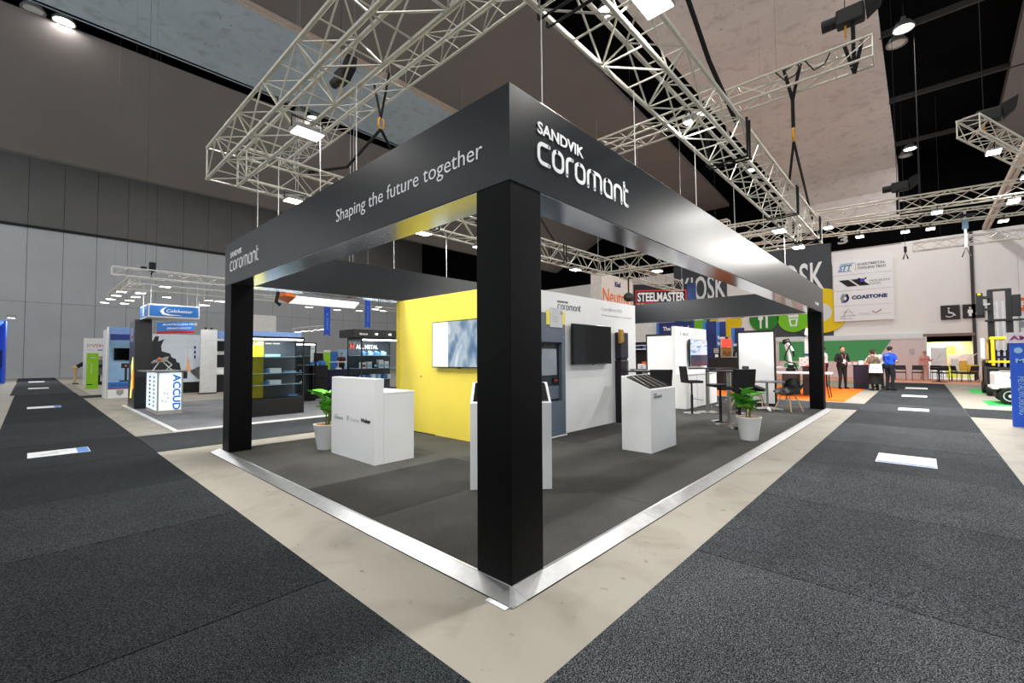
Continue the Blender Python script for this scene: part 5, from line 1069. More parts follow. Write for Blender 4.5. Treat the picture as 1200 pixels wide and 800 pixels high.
t = T('toilet_sign', 'black sign with a white standing figure beside the forklift mast', 'sign', (33.9, -4.1, 3.5)); pbox(t, 'board', 33.9, -4.55, 3.48, 33.95, -3.69, 4.27, M('sign_charcoal', (44, 40, 40), .5)); prx(t, [(-3.9, 3.98), (-4.08, 3.98), (-4.1, 3.78), (-4.05, 3.78), (-4.05, 3.6), (-3.93, 3.6), (-3.93, 3.78), (-3.88, 3.78)], XS, INK, 'symbol'); MB().ball((XS, -3.99, 4.06), .02, .05, .05).build('symbol', INK, t); prx(t, [(-4.25, 3.98), (-4.4, 3.98), (-4.45, 3.7), (-4.2, 3.7)], XS, INK, 'symbol')
t = T('hanging_sign', 'orange sign with a white F at the right edge of the picture', 'sign', (29.8, -5.6, 3.5)); pbox(t, 'board', 29.8, -6.3, 3.5, 29.86, -5.33, 4.12, M('sign_orange', (240, 120, 40), .5)); txt(t, 'FOOD', (29.79, -5.45, 3.66), .3, 'X-', INK, width=.75, bold=.03)
for q in (-5.4, -6.2): MB().tube((29.83, q, 4.12), (29.83, q, 6.2), .01, 5).build('cord', WIRE, t)
rw = T('booth_wall', 'white booth wall behind the forklift at the right edge', 'wall', (30.1, -6, 0)); pbox(rw, 'panel', 30.0, -8, 0, 30.1, -4.95, 3.5, WHITE); pbox(rw, 'print', 29.98, -5.6, 2.7, 30.0, -5.4, 3.0, INKG); pbox(rw, 'post', 29.96, -5.42, 0, 30.0, -5.36, 3.5, INKG)
bs = T('blue_sign_board', 'tall blue sign board with a pale lettered top strip at the right edge', 'sign', (11.3, -3.7, 0)); pbox(bs, 'panel', 11.3, -4.6, .0, 11.38, -3.20, 1.665, M('board_blue', (36, 88, 206), .45, var=.06, scale=1.5)); pbox(bs, 'top_panel', 11.29, -4.6, 1.667, 11.38, -3.16, 1.88, M('board_pale', (214, 208, 216), .5))
txt(bs, 'AMTIL', (11.287, -3.2, 1.73), .085, 'X-', M('print_purple', (150, 40, 130), .5), width=.5, bold=.03); txt(bs, 'MS-0132', (11.297, -3.27, 1.28), .08, 'X-', SKY, width=.6, bold=.03); txt(bs, 'METALWORKING', (11.297, -3.29, 1.0), .09, ((0, 0, -1), (0, -1, 0)), SKY, width=.75); disc(bs, 'emblem', -3.31, 1.52, .06, 11.296, SKY, 12); pbox(bs, 'print_line', 11.29, -3.6, .10, 11.299, -3.35, .15, INKB)
bl_ = T('fill_lamp', 'flat unseen lamp added to brighten the yellow back room behind the opening', 'lamp', (35.65, -3.0, 2.3)); pbox(bl_, 'housing', 35.4, -3.6, 2.34, 35.9, -2.4, 2.4, WHITE); pbox(bl_, 'diffuser', 35.43, -3.55, 2.325, 35.87, -2.45, 2.34, LED); lamp(bl_, 'AREA', (35.65, -3.0, 2.31), 40, .4, shape='RECTANGLE', size_y=1.0)  # hidden lamp added to brighten the room behind the opening
# chairs along the end wall
def conf_chair():
    t = T('visitor_chair', '', 'chair', (0, 0, 0), 0, 'dark visitor chairs along the end wall'); k = dict(W=False); bk = M('chair_dark', (34, 30, 34), .6)
    MB().box(-.24, -.24, .42, .24, .22, .48).build('seat', bk, t, bevel=.015, **k); MB().hexa([(-.22, .2, .58), (.22, .2, .58), (.22, .24, .58), (-.22, .24, .58), (-.22, .25, .84), (.22, .25, .84), (.22, .29, .84), (-.22, .29, .84)]).build('backrest', bk, t, bevel=.012, **k)
    for sx in (-1, 1):
        MB().tube((sx*.23, -.22, 0), (sx*.23, -.22, .44), .013, 6).build('leg', STEELB, t, **k); MB().path([(sx*.23, .24, 0), (sx*.23, .2, .44), (sx*.21, .27, .8)], .013, 6).build('leg', STEELB, t, **k)
    return t
c0 = conf_chair()
for i, (x, y, rz, lab) in enumerate(((31.5, -1.0, -1.57, 'dark visitor chair right of the person in blue'), (31.5, -1.72, -1.57, 'dark visitor chair left of the person in pink, side on'), (32.2, -2.5, 1.4, 'dark visitor chair right of the person in pink'), (31.2, -2.72, 1.57, 'dark visitor chair before the white poster in the opening'), (31.3, -3.35, .4, 'dark visitor chair before the yellow room'), (30.8, -3.7, 2.4, 'dark visitor chair beside the forklift base'), (31.5, .05, -1.57, 'dark visitor chair left of the person in blue'), (31.5, .7, -1.57, 'dark visitor chair behind the person in the black suit'))):
    c_ = c0 if i == 0 else dup(c0, (x, y, 0), rz); c_.location = (x, y, .0); c_.rotation_euler = (0, 0, rz); c_['label'] = lab
dt = T('round_cafe_table', 'small dark pedestal table among the visitor chairs', 'table', (30.2, -2.55, 0)); MB().lathe([(.3, 0), (.3, .02), (.03, .04), (.03, .7), (.4, .71), (.4, .74), (0, .74)], (30.2, -2.55, 0.008), 20, closed=False).build('table_top', STEELB, dt, smooth=True); MB().tube((30.2, -2.55, .02), (30.2, -2.55, .72), .04, 8).build('pedestal', STEELB, dt)
et = T('poster_easel', 'white drawn poster board leaning in the opening', 'poster', (33.6, -2.65, 0)); pbox(et, 'board', 33.6, -2.98, .55, 33.64, -2.3, 1.85, WHITE); MB().bar((33.59, -2.4, .95), (33.59, -2.9, 1.05), .02, .01).bar((33.59, -2.55, 1.2), (33.59, -2.8, 1.5), .02, .01).build('sketch_line', INKG, et)
for q in (-2.35, -2.93): MB().tube((33.66, q, 0), (33.66, q, 1.9), .02, 6).build('leg', WHITE, et)
ym = T('drum_stand', 'yellow and white equipment on a dark trolley in front of the opening', 'equipment', (32.3, -3.75, 0)); pbox(ym, 'yellow_drum', 32.1, -3.7, .55, 32.5, -3.4, 1.1, M('equipment_yellow', (240, 190, 60), .5), .03); pbox(ym, 'white_tank', 32.1, -3.35, .5, 32.4, -3.1, 1.2, WHITE, .03); pbox(ym, 'tray', 32.0, -4.05, .42, 32.6, -3.05, .5, BLACKM); MB().lathe([(.0, 0), (.2, .02), (.22, .2), (.2, .38), (0, .4)], (32.25, -3.88, .5), 14).build('yellow_ball', M('equipment_yellow', (240, 190, 60), .5), ym)
for a in (-4.0, -3.1): MB().path([(32.0, a, 0), (32.3, a, .42), (32.6, a, 0)], .02, 6).build('leg', STEELB, ym)
MB().tube((32.2, -3.3, 1.2), (32.3, -3.95, 1.65), .02, 6).tube((32.2, -3.6, 1.1), (32.3, -4.1, 1.5), .02, 6).build('arm', WHITE, ym)
# mats
mg = T('green_mat', 'bright green mat under the forklift, farther one', 'mat', (22.5, -3.7, 0)); pbox(mg, 'sheet', 21.6, -5.2, .0005, 24.2, -3.25, .012, M('mat_green', (56, 176, 84), .8))
mg = T('green_mat', 'bright green mat under the white tractor, nearer one', 'mat', (17, -4.2, 0)); pbox(mg, 'sheet', 16.1, -5.4, .0005, 18.2, -3.25, .012, M('mat_green', (56, 176, 84), .8)); pbox(mg, 'white_strip', 15.7, -5.4, .0005, 16.08, -3.25, .013, WHITEM)
# forklift
fk = T('forklift', 'black and yellow reach forklift with a tall mast behind the white tractor', 'forklift', (21.0, -3.95, .012)); FY = M('forklift_yellow', (234, 196, 20), .4); TY = M('tyre_black', (24, 24, 25), .8)
def ch(y): pbox(fk, 'mast_rail', 20.95, y-.08, .15, 21.15, y+.08, 2.62, STEELB); pbox(fk, 'mast_rail', 20.98, y-.07, 2.55, 21.15, y+.07, 3.72, STEELB)
ch(-3.74); ch(-4.18)
for z in (.35, 1.3, 2.6, 3.66): pbox(fk, 'cross_bar', 20.96, -4.24, z, 21.08, -3.68, z+.08, STEELB)
pbox(fk, 'lift_cylinder', 21.0, -3.92, .3, 21.06, -3.86, 3.3, CHROME); pbox(fk, 'lift_cylinder', 21.0, -4.06, .3, 21.06, -4.0, 3.3, CHROME)
pbox(fk, 'fork_carriage', 20.8, -3.55, 2.85, 20.95, -3.38, 3.62, STEELB, .01); pbox(fk, 'carriage_arm', 20.84, -3.72, 3.4, 20.94, -3.5, 3.5, STEELB); pbox(fk, 'carriage_arm', 20.84, -3.72, 2.98, 20.94, -3.5, 3.06, STEELB); pbox(fk, 'carriage_arm', 20.84, -3.72, 3.18, 20.94, -3.5, 3.24, CHROME); pbox(fk, 'marker', 20.79, -3.5, 3.54, 20.81, -3.42, 3.6, FY)
pbox(fk, 'valve_block', 20.9, -4.45, 2.75, 21.15, -4.25, 3.5, STEELB, .02); pbox(fk, 'mast_platform', 20.85, -4.5, 2.60, 21.2, -3.6, 2.66, STEELB)
for a, b in ((-3.72, 20.55), (-4.24, 20.55), (-3.72, 21.85), (-4.24, 21.85)): MB().path([(b, a, 1.05), (b, a, 1.85), (b+.1*(1 if b < 21.3 else -1), a, 1.98)], .05, 6).build('guard_post', FY, fk)
pbox(fk, 'overhead_guard', 20.55, -4.3, 1.95, 21.85, -3.66, 2.05, FY, .02); pbox(fk, 'guard_rail', 20.50, -4.35, 1.15, 21.75, -3.6, 1.22, FY)
pbox(fk, 'body', 20.40, -4.6, .35, 21.95, -3.55, 1.0, STEELB, .05); pbox(fk, 'counterweight', 21.45, -4.6, .3, 22.25, -3.55, 1.25, STEELB, .08); pbox(fk, 'seat', 21.25, -4.2, 1.0, 21.65, -3.8, 1.2, BLACKM, .04); pbox(fk, 'seat_back', 21.60, -4.2, 1.2, 21.70, -3.8, 1.6, BLACKM, .03)
MB().path([(20.75, -3.95, 1.0), (21.00, -3.95, 1.42)], .03, 6).build('steering_column', BLACKM, fk); MB().path([(21.00+.0*a, -3.95+.16*math.cos(R(a)), 1.45+.1*math.sin(R(a))) for a in range(0, 361, 30)], .014, 6).build('steering_wheel', BLACKM, fk)
def wheel(t, c, r, w, rim, axis='y'): 
    x, y, z = c; mb = MB(); n = 24; prof = [(r*.64, -w/2), (r*.93, -w/2), (r, -w/3), (r, w/3), (r*.93, w/2), (r*.64, w/2)]
    k = len(mb.v)
    for rr_i, yy in prof:
        for j in range(n): a = 2*math.pi*j/n; mb.v.append((x+rr_i*math.cos(a), y+yy, z+rr_i*math.sin(a)) if axis == 'y' else (x+yy, y+rr_i*math.cos(a), z+rr_i*math.sin(a)))
    for i in range(len(prof)-1):
        for j in range(n): mb.f.append((i*n+j, i*n+(j+1) % n, (i+1)*n+(j+1) % n, (i+1)*n+j)); mb.m.append(0)
    o = mb.build('tyre', TY, t, smooth=True)
    D_ = (lambda e: (x, y+e, z)) if axis == 'y' else (lambda e: (x+e, y, z))
    h = MB().tube(D_(-w*.38), D_(w*.38), r*.66, 20).tube(D_(-w*.55), D_(w*.55), r*.2, 12).build('hub', rim, t, smooth=True)
    MB().tube(D_(-w*.42), D_(w*.42), r*.5, 20).build('hub_cap', STEELB, t, smooth=True)
for c in ((20.5, -3.62, .243), (20.5, -4.5, .243), (22.0, -3.62, .243), (22.0, -4.5, .243)): wheel(fk, c, .23, .2, STEELB)
pbox(fk, 'side_mirror', 20.45, -3.52, 1.3, 20.49, -3.42, 2.0, M('mirror_pale', (226, 228, 232), .3), .02)
# white tractor
wt = T('tow_tractor', 'low white tow tractor with a black front wheel at the right edge', 'vehicle', (17.6, -4.0, .013)); WP = M('vehicle_white', (226, 224, 220), .35)
pbox(wt, 'body', 16.8, -5.1, .46, 18.0, -3.42, .92, WP, .05); pbox(wt, 'chassis', 17.0, -5.0, .2, 17.78, -3.46, .47, BLACKM, .02); pbox(wt, 'bumper', 16.74, -3.5, .44, 17.9, -3.36, .52, WP, .02); pbox(wt, 'top_cover', 17.0, -4.5, .92, 17.9, -3.6, .96, M('cover_grey', (120, 118, 110), .5), .01)
HW = M('hub_white', (226, 226, 226), .3)
for c in ((16.86, -3.72, .253), (17.9, -3.72, .253), (16.86, -4.75, .253), (17.9, -4.75, .253)): wheel(wt, c, .24, .2, HW, 'x')
MB().ball((16.79, -3.75, .78), .02, .04, .04).build('lamp_stud', BLACKM, wt); MB().tube((17.3, -3.9, .96), (17.3, -3.9, 1.15), .03, 6).build('bollard_post', WP, wt); MB().tube((17.3, -4.0, .96), (17.3, -4.0, 1.15), .03, 6).build('bollard_post', WP, wt)
# promo counter of the orange booth
pc = T('promo_counter', 'dark navy block counter beside the group of people', 'counter', (22, .02, .01)); pbox(pc, 'body', 21.8, -.22, .012, 22.3, .27, 1.0, M('counter_navy', (26, 22, 46), .5), .01); pbox(pc, 'top', 21.78, -.24, 1.0, 22.32, .29, 1.02, M('counter_navy', (26, 22, 46), .5))
for i, (y, w, h, mt, lab) in enumerate(((.2, .12, .1, M('paper_pink', (236, 200, 200), .6), 'small pink leaflet stack on the navy counter'), (.0, .16, .18, WHITE, 'white brochure holder on the navy counter'))):
    b_ = T('leaflet_stack', lab, 'leaflets', (22, y, 1.02)); pbox(b_, 'stack', 21.9, y-w/2, 1.021, 22.05, y+w/2, 1.021+h, mt)
wtb = T('white_table', 'white trestle table with thin dark legs behind the far column', 'table', (16.1, .9, .01)); pbox(wtb, 'table_top', 15.9, .35, .80, 16.6, 2.6, .86, WHITE, .006)
for a, b in ((16.0, .45), (16.5, .45), (16.0, 2.4), (16.5, 2.4)): MB().path([(a, b, .8), (a, b, .4), (a+.02, b-.06, .012)], .016, 6).build('leg', STEELB, wtb)
# robot cell behind the stand
ra = T('robot_arm', 'white robot arm with black hoses behind the white table', 'robot', (17.2, 1.75, .01)); RW = M('robot_white', (228, 228, 228), .35)
MB().lathe([(.16, 0), (.16, .1), (.1, .15), (.1, .25), (0, .25)], (17.2, 1.7, .84), 16).build('base', BLACKM, ra, smooth=True); pbox(ra, 'pedestal', 16.95, 1.45, .012, 17.45, 1.95, .84, M('robot_stand', (60, 62, 66), .5)); MB().path([(17.2, 1.7, 1.08), (17.2, 1.74, 1.45), (17.2, 1.86, 1.9)], [.07, .06, .05], 10).build('lower_arm', RW, ra, smooth=True); MB().path([(17.2, 1.86, 1.9), (17.15, 1.72, 1.82), (17.1, 1.60, 1.6)], [.07, .055, .045], 10).build('upper_arm', RW, ra, smooth=True); MB().path([(17.1, 1.6, 1.6), (17.1, 1.57, 1.38)], [.04, .02], 8).build('tool', BLACKM, ra, smooth=True); MB().ball((17.2, 1.86, 1.93), .1).build('elbow', BLACKM, ra, smooth=True)
MB().path([(17.0, 1.9, 2.0), (17.0, 1.72, 2.05), (17.0, 1.64, 1.85), (17.0, 1.8, 1.55), (17.0, 1.86, 1.3), (17.0, 1.75, 1.2), (17.0, 1.55, 1.15), (17.0, 1.45, .9)], .025, 8).build('hose', BLACKM, ra, smooth=True)
cm_ = T('machine_column', 'pale grey machine column with a dark camera head next to the far column', 'machine', (17.2, 1.1, .01)); pbox(cm_, 'column', 17, .98, 1.35, 17.3, 1.22, 2.2, M('machine_pale', (212, 208, 204), .5), .01); MB().hexa([(16.9, .9, 2.05), (17.3, .9, 2.05), (17.3, 1.2, 2.2), (16.9, 1.2, 2.2), (16.9, .86, 2.25), (17.3, .86, 2.25), (17.3, 1.15, 2.42), (16.9, 1.15, 2.42)]).build('head', WHITE, cm_); MB().hexa([(16.9, 1.2, 2.1), (17.1, 1.2, 2.1), (17.1, 1.42, 2.2), (16.9, 1.42, 2.2), (16.9, 1.2, 2.25), (17.1, 1.2, 2.25), (17.1, 1.42, 2.3), (16.9, 1.42, 2.3)]).build('camera', BLACKM, cm_); pbox(cm_, 'blue_collar', 16.97, .95, 1.43, 17.33, 1.25, 1.5, BLUED); pbox(cm_, 'control_box', 16.9, 1.05, 1.05, 17.2, 1.38, 1.36, M('machine_pale', (212, 208, 204), .5), .01); pbox(cm_, 'pedestal', 17.0, .95, .012, 17.4, 1.3, 1.05, M('robot_stand', (60, 62, 66), .5))
for y, z in ((1.3, 1.28), (1.2, 1.2), (1.12, 1.28), (1.3, 1.12)): MB().ball((16.895, y, z), .02).build('button', REDD, cm_)
rb = T('red_machine', 'bright orange-red machine base beside the far column', 'machine', (17.0, .8, .01)); pbox(rb, 'base', 16.7, .62, .012, 17.1, .94, 1.06, M('machine_red', (224, 70, 24), .45), .01); MB().hexa([(16.7, .62, 1.06), (17.1, .62, 1.06), (17.1, 1.2, 1.06), (16.7, 1.2, 1.06), (16.75, .62, 1.16), (17.1, .62, 1.16), (17.1, 1.1, 1.1), (16.75, 1.1, 1.1)]).build('hood', M('machine_red', (224, 70, 24), .45), rb)
wb = T('workbench', 'workbench with coloured parts below the robot arm', 'bench', (17.6, 1.9, .01)); pbox(wb, 'table_top', 17.5, 1.0, .95, 18.2, 3.0, 1.0, WHITE)
for a, b in ((17.55, 1.05), (18.1, 1.05), (17.55, 2.9), (18.1, 2.9)): pbox(wb, 'leg', a, b, .012, a+.06, b+.06, .95, M('leg_tan', (200, 160, 90), .5))
for i, (y, mt, lab) in enumerate(((1.62, M('part_green', (30, 140, 70), .4), 'green gripper part on the workbench'), (1.35, BLUED, 'dark blue part on the workbench'), (1.9, M('part_green', (30, 140, 70), .4), 'green clamp at the left of the workbench'))):
    b_ = T('machine_part', lab, 'part', (17.6, y, 1.0)); MB().hexa([(17.52, y-.1, 1.001), (17.7, y-.1, 1.001), (17.7, y+.1, 1.001), (17.52, y+.1, 1.001), (17.56, y-.05, 1.16), (17.66, y-.05, 1.16), (17.66, y+.05, 1.16), (17.56, y+.05, 1.16)]).build('block', mt, b_, bevel=.01)
# machines seen between the kiosk wall and the white board
bm_ = T('black_machine', 'black machine body between the kiosk wall and the right white board', 'machine', (17.7, 4, .0)); pbox(bm_, 'body', 17.5, 3.3, .0, 17.95, 4.75, 1.36, BLACKM, .06); pbox(bm_, 'top_rail', 17.45, 3.4, 1.36, 17.62, 4.25, 1.4, STEEL)
rs = T('lit_machine_screen', 'machine window with a red lit panel above a golden interior', 'machine', (17.7, 4.05, 1.4)); pbox(rs, 'red_panel', 17.6, 3.88, 1.8, 17.66, 4.25, 2.14, M('lit_red', (240, 70, 50), .4, emit=.7, var=.25, scale=6)); pbox(rs, 'interior', 17.62, 3.88, 1.402, 17.68, 4.25, 1.79, M('gold_dark', (130, 84, 20), .4, var=.8, scale=7)); pbox(rs, 'frame', 17.6, 4.25, 1.402, 17.68, 4.3, 2.15, STEEL); pbox(rs, 'frame', 17.6, 3.82, 1.402, 17.68, 3.875, 2.15, STEEL)
gm = T('grey_machine', 'grey machine control with small plates left of the red lit panel', 'machine', (17.8, 4.55, 1.36)); pbox(gm, 'cabinet', 17.7, 4.35, 1.361, 17.9, 4.62, 1.78, STEELB); pbox(gm, 'panel', 17.68, 4.4, 1.55, 17.7, 4.6, 1.76, M('panel_grey', (150, 152, 146), .5)); pbox(gm, 'plate', 17.68, 4.42, 1.38, 17.7, 4.55, 1.5, WHITE)
gm2 = T('grey_machine', 'dark machine with a square plate right of the red lit panel', 'machine', (17.8, 3.66, 1.36)); pbox(gm2, 'cabinet', 17.7, 3.45, 1.361, 17.9, 3.8, 1.8, BLACKM); pbox(gm2, 'plate', 17.68, 3.6, 1.4, 17.7, 3.74, 1.56, M('panel_grey', (150, 152, 146), .5)); pbox(gm2, 'print', 17.67, 3.64, 1.44, 17.68, 3.7, 1.52, BLACKM)
for y0, y1, z0, z1, s, lab in ((5.55, 7.27, 0, 3.0, 'The Standard', 'wide dark blue booth panel with white lettering left of the kiosk wall'), (4.62, 5.14, 0, 2.94, '', 'narrow blue booth panel right above the kiosk wall'), (4.22, 4.58, 0, 2.9, 'Thomson', 'blue booth panel with white lettering above the grey machine control'), (3.5, 3.98, 0, 2.6, 'laser', 'blue booth panel with white lettering left of the right white board')):
    p_ = T('display_banner', lab, 'banner', (18.9, y0, 0)); pbox(p_, 'panel', 18.05 if y0 < 5 else 18.0, y0, z0, 18.12, y1, z1, M('panel_navy', (24, 40, 104), .5, var=.35, scale=1.2)); pbox(p_, 'blue_edge', 17.98, y1-.12, z0, 18.0 if y0 > 5 else 18.04, y1, z1, BLUE)  # plain brighter blue strip along one edge of the panel
    if s == 'The Standard': txt(p_, s, (17.97, 6.95, 2.62), .18, 'X-', INK, width=1.2, bold=.02)
    elif s: txt(p_, s, (17.975, y1-.05, z1-.75), .14, 'X-', INK, width=(y1-y0)*.85, bold=.03); txt(p_, 'Machinery' if s == 'Thomson' else 'tools', (17.975, y1-.05, z1-1.0), .14, 'X-', INK, width=(y1-y0)*.85, bold=.03)
gw = T('booth_wall', 'pale grey booth wall above the product shelf right of the white display wall', 'wall', (18.2, 8, 0)); pbox(gw, 'panel', 18.2, 7.28, 0, 18.3, 12, 3.3, M('wall_pale', (224, 222, 220), .6))
ps = T('product_shelf', 'dark shelf unit with small goods between the white wall and left white board', 'shelf', (17.2, 7.7, 0)); pbox(ps, 'back', 17.45, 7.0, .0, 17.5, 9.0, 2.1, BLACKM); pbox(ps, 'shelf', 17.0, 7.0, 1.74, 17.44, 9.0, 1.78, WHITE); pbox(ps, 'shelf', 17.0, 7.0, 1.92, 17.44, 9.0, 1.95, WHITE); pbox(ps, 'counter', 17.0, 7.0, 0, 17.44, 9.0, .8, BLACKM)
for i, (y, z, w, h, mt, lab) in enumerate(((7.72, 1.782, .2, .12, BLUED, 'dark blue box on the upper shelf, left'), (7.42, 1.782, .18, .12, BLUE, 'blue box on the upper shelf, right'), (7.75, 1.952, .3, .1, BLACKM, 'black pack on the top shelf'), (7.6, .802, .34, .28, WHITE, 'white carton on the product shelf counter'), (7.45, 1.085, .26, .1, M('box_orange', (226, 90, 50), .5), 'orange box lying on the white carton'))):
    b_ = T('product_box', lab, 'box', (17.1, y, z), 0, 'goods on the product shelf'); pbox(b_, 'box', 17.02 if i != 4 else 17.06, y-w/2, z, 17.3, y+w/2, z+h, mt, .006)
    if i == 3: pbox(b_, 'label_print', 17.012, y-.1, z+.08, 17.021, y+.02, z+.2, SKY)
# hung banners behind the back fascia
hb1 = T('hanging_banner', 'pale hanging banner with orange lettering above the white display wall', 'banner', (15.3, 8.3, 3.6)); pbox(hb1, 'cloth', 16.0, 9.0, 3.6, 19.0, 9.6, 5.35, M('banner_cream', (226, 218, 210), .7)); OR2 = M('print_orange', (240, 116, 36), .5)
txt(hb1, 'Neutmo', (15.98+.1, 8.995, 3.98), .72, ((1, 0, 0), (0, 0, 1)), OR2, width=2.8, bold=.01); txt(hb1, 'Eal', (17.2, 8.995, 4.85), .22, 'Y-', BLUED, width=.55, bold=.05)
for a in (16.2, 18.8): MB().tube((a, 9.3, 5.35), (a, 9.3, 12.9), .008, 5).build('cord', WIRE, hb1)
ca = Vector((.62, -.785, 0)); cb_ = Vector((0, 0, 1)); base = Vector((19.4, 9.15, 3.95)); nrm = ca.cross(cb_)
hb2 = T('hanging_banner', 'black hanging banner with big white lettering in a red frame', 'banner', tuple(base))
def on(t, poly, off, mat, name): return MB().prism(poly, base+nrm*off, ca, cb_, nrm*-.02).build(name, mat, t)
on(hb2, [(0, 0), (2.75, 0), (2.75, 1.25), (0, 1.25)], -.02, M('banner_black', (20, 24, 32), .5, var=.4, scale=1.2), 'cloth'); on(hb2, [(.1, .02), (2.72, .02), (2.72, .95), (.1, .95)], .005, M('print_bright_red', (214, 44, 40), .5), 'red_frame'); on(hb2, [(.16, .3), (2.66, .3), (2.66, .88), (.16, .88)], .012, M('banner_black', (20, 24, 32), .5), 'black_field')
txt(hb2, 'STEELMASTER', tuple(base+nrm*.014+ca*.2+cb_*.36), .46, (ca, cb_), INK, width=2.42, bold=.03); txt(hb2, 'INDUSTRIAL AUSTRALIA', tuple(base+nrm*.008+ca*.2+cb_*.08), .16, (ca, cb_), INK, width=2.42, bold=.02)
MB().hexa([tuple(base+ca*2.75+cb_*z-nrm*d+ca*e) for z in (0, 1.3) for d, e in ((.0, 0), (.0, .45), (.04, .45), (.04, 0))]).build('blue_side', M('banner_blue_fade', (40, 70, 130), .5, var=.6, scale=1.5), hb2)
for q in (.3, 2.5): p_ = base+ca*q-nrm*.03; MB().tube(p_+cb_*1.25, (p_.x, p_.y, 12.9), .008, 5).build('cord', WIRE, hb2)
dm = T('dome_camera', 'dark round ball lamp hanging between the pale and black banners', 'lamp', (12.5, 5.7, 3.6)); MB().ball((12.9, 6.0, 3.62), .19, .19, .17, 16, 10).build('dome', M('dome_dark', (36, 38, 36), .5, var=.3), dm, smooth=True); MB().tube((12.9, 6.0, 3.78), (12.9, 6.0, 4.34), .03, 8).build('stem', BLACKM, dm); pbox(dm, 'bracket', 12.9, 5.96, 3.5, 13.4, 6.04, 3.56, BLACKM)

# ------------------------------------------------------------------ people
SKIN = M('skin', (206, 160, 134), .55, var=.05)
def person(label, loc, rz, cols, hair=(30, 24, 20), H=1.75, lean=0., arms=None, legs=None, turn=0., nod=0., skirt=False, part=None):
    # local frame: faces -Y, feet at z=0; cols: top, trousers, shoes, sleeve kind
    k = H/1.75
    def rot(p, a, z0=.95):       # lean the upper body forward about the hips
        y, z = p[1], p[2]-z0; return Vector((p[0], y*math.cos(a)-z*math.sin(a), z0+y*math.sin(a)+z*math.cos(a)))
    U = lambda x, y, z: rot((x, y, z), lean)
    arms = arms or [((.25, .03, 1.17), (.27, -.08, .93)), ((-.25, .03, 1.17), (-.27, -.08, .93))]
    legs = legs or [((.10, -.02, .5), (.11, .02, .08)), ((-.10, -.02, .5), (-.11, .02, .08))]
    caps = []                    # (a, b, ra, rb, material)
    TOP, TRO, SHO, SK = 0, 1, 2, 3
    def cp(a, b, ra, rb, m): caps.append((Vector(a), Vector(b), ra, rb, m))
    for s in (-1, 1):
        cp(U(s*.085, .0, 1.0), U(s*.07, .0, 1.15), .115, .105, TOP); cp(U(s*.07, 0, 1.15), U(s*.10, -.005, 1.33), .105, .115, TOP); cp(U(s*.10, -.005, 1.33), U(s*.155, .0, 1.41), .115, .07, TOP)
        cp((s*.085, .0, .93), U(s*.085, 0, 1.0), .12, .118, TRO)
    cp(U(-.06, 0, 1.1), U(.06, 0, 1.1), .11, .11, TOP); cp(U(-.08, -.01, 1.32), U(.08, -.01, 1.32), .115, .115, TOP); cp((-.05, 0, .92), (.05, 0, .92), .115, .115, TRO)
    cp(U(0, .01, 1.38), U(0, -.01, 1.49), .075, .055, TOP); cp(U(0, -.005, 1.45), U(0, -.02, 1.56), .052, .052, SK)
    # head
    hc = U(0, -.035, 1.635); q = Matrix.Rotation(turn, 3, 'Z') @ Matrix.Rotation(-lean*.5-nod, 3, 'X')
    Hd = lambda x, y, z: hc+q @ Vector((x, y, z))
    cp(Hd(0, .012, .035), Hd(0, -.018, -.06), .088, .062, SK); cp(Hd(0, -.03, -.075), Hd(0, -.055, -.085), .045, .035, SK); cp(Hd(0, -.088, .01), Hd(0, -.108, -.028), .010, .016, SK)
    for s in (-1, 1): cp(Hd(s*.083, .012, .0), Hd(s*.086, .018, -.03), .018, .012, SK)
    for i, s in enumerate((1, -1)):
        sh = U(s*.185, .0, 1.40); e, w = [Vector(v) for v in arms[i]]
        cp(sh, e, .058, .044, TOP); bare = cols[3] if len(cols) > 3 else 'long'
        if bare == 'short': caps[-1] = (sh, sh.lerp(e, .7), .062, .056, TOP); cp(sh, e, .05, .042, SK); cp(e, w, .042, .03, SK)
        else: cp(e, w, .045, .036, TOP)
        d = (w-e).normalized(); a = Vector((0, 0, 1)) if abs(d.z) < .9 else Vector((0, -1, 0)); u = d.cross(a).normalized(); n_ = u.cross(d)
        pe = w+d*.085; cp(w, w+d*.03, .028, .032, SK); cp(w+d*.03-u*.018, pe-u*.028, .022, .018, SK); cp(w+d*.03+u*.018, pe+u*.028, .022, .018, SK)
        for j, L in enumerate((.062, .074, .068, .05)):
            o = u*(-.033+j*.022); f0 = pe+o*.95; f1 = f0+d*L*.5-n_*.006; f2 = f1+d*L*.5-n_*.022; cp(f0, f1, .0098, .009, SK); cp(f1, f2, .009, .0075, SK)
        t0 = w+d*.03+u*(-.03*s); cp(t0, t0+d*.04+u*(-.03*s), .013, .011, SK); cp(t0+d*.04+u*(-.03*s), t0+d*.068+u*(-.034*s), .011, .009, SK)
        kn, an = [Vector(v) for v in legs[i]]
        cp((s*.09, 0, .90), kn, .098, .064, TRO); cp(kn, an, .064, .045, TRO); cp(an+Vector((0, 0, -.0)), an+Vector((0, .03, -.045)), .044, .038, SHO); cp(an+Vector((0, .03, -.04)), an+Vector((s*.02, -.15, -.048)), .038, .03, SHO)
    mb = MB()
    for a, b, ra, rb, m in caps:
        d = b-a; L = d.length
        if L < 1e-4: continue
        d.normalize(); pts, rr = [], []
        for t_ in (-1, -.8, -.45, 0): pts.append(a+d*ra*t_); rr.append(max(.003, ra*math.sqrt(max(0, 1-t_*t_))))
        for t_ in (0, .45, .8, 1): pts.append(b+d*rb*t_); rr.append(max(.003, rb*math.sqrt(max(0, 1-t_*t_))))
        mb.path(pts, rr, 12)
    mb.v = [(x*k, y*k, z*k) for x, y, z in mb.v]
    t = T('person', label, 'person', loc, rz)
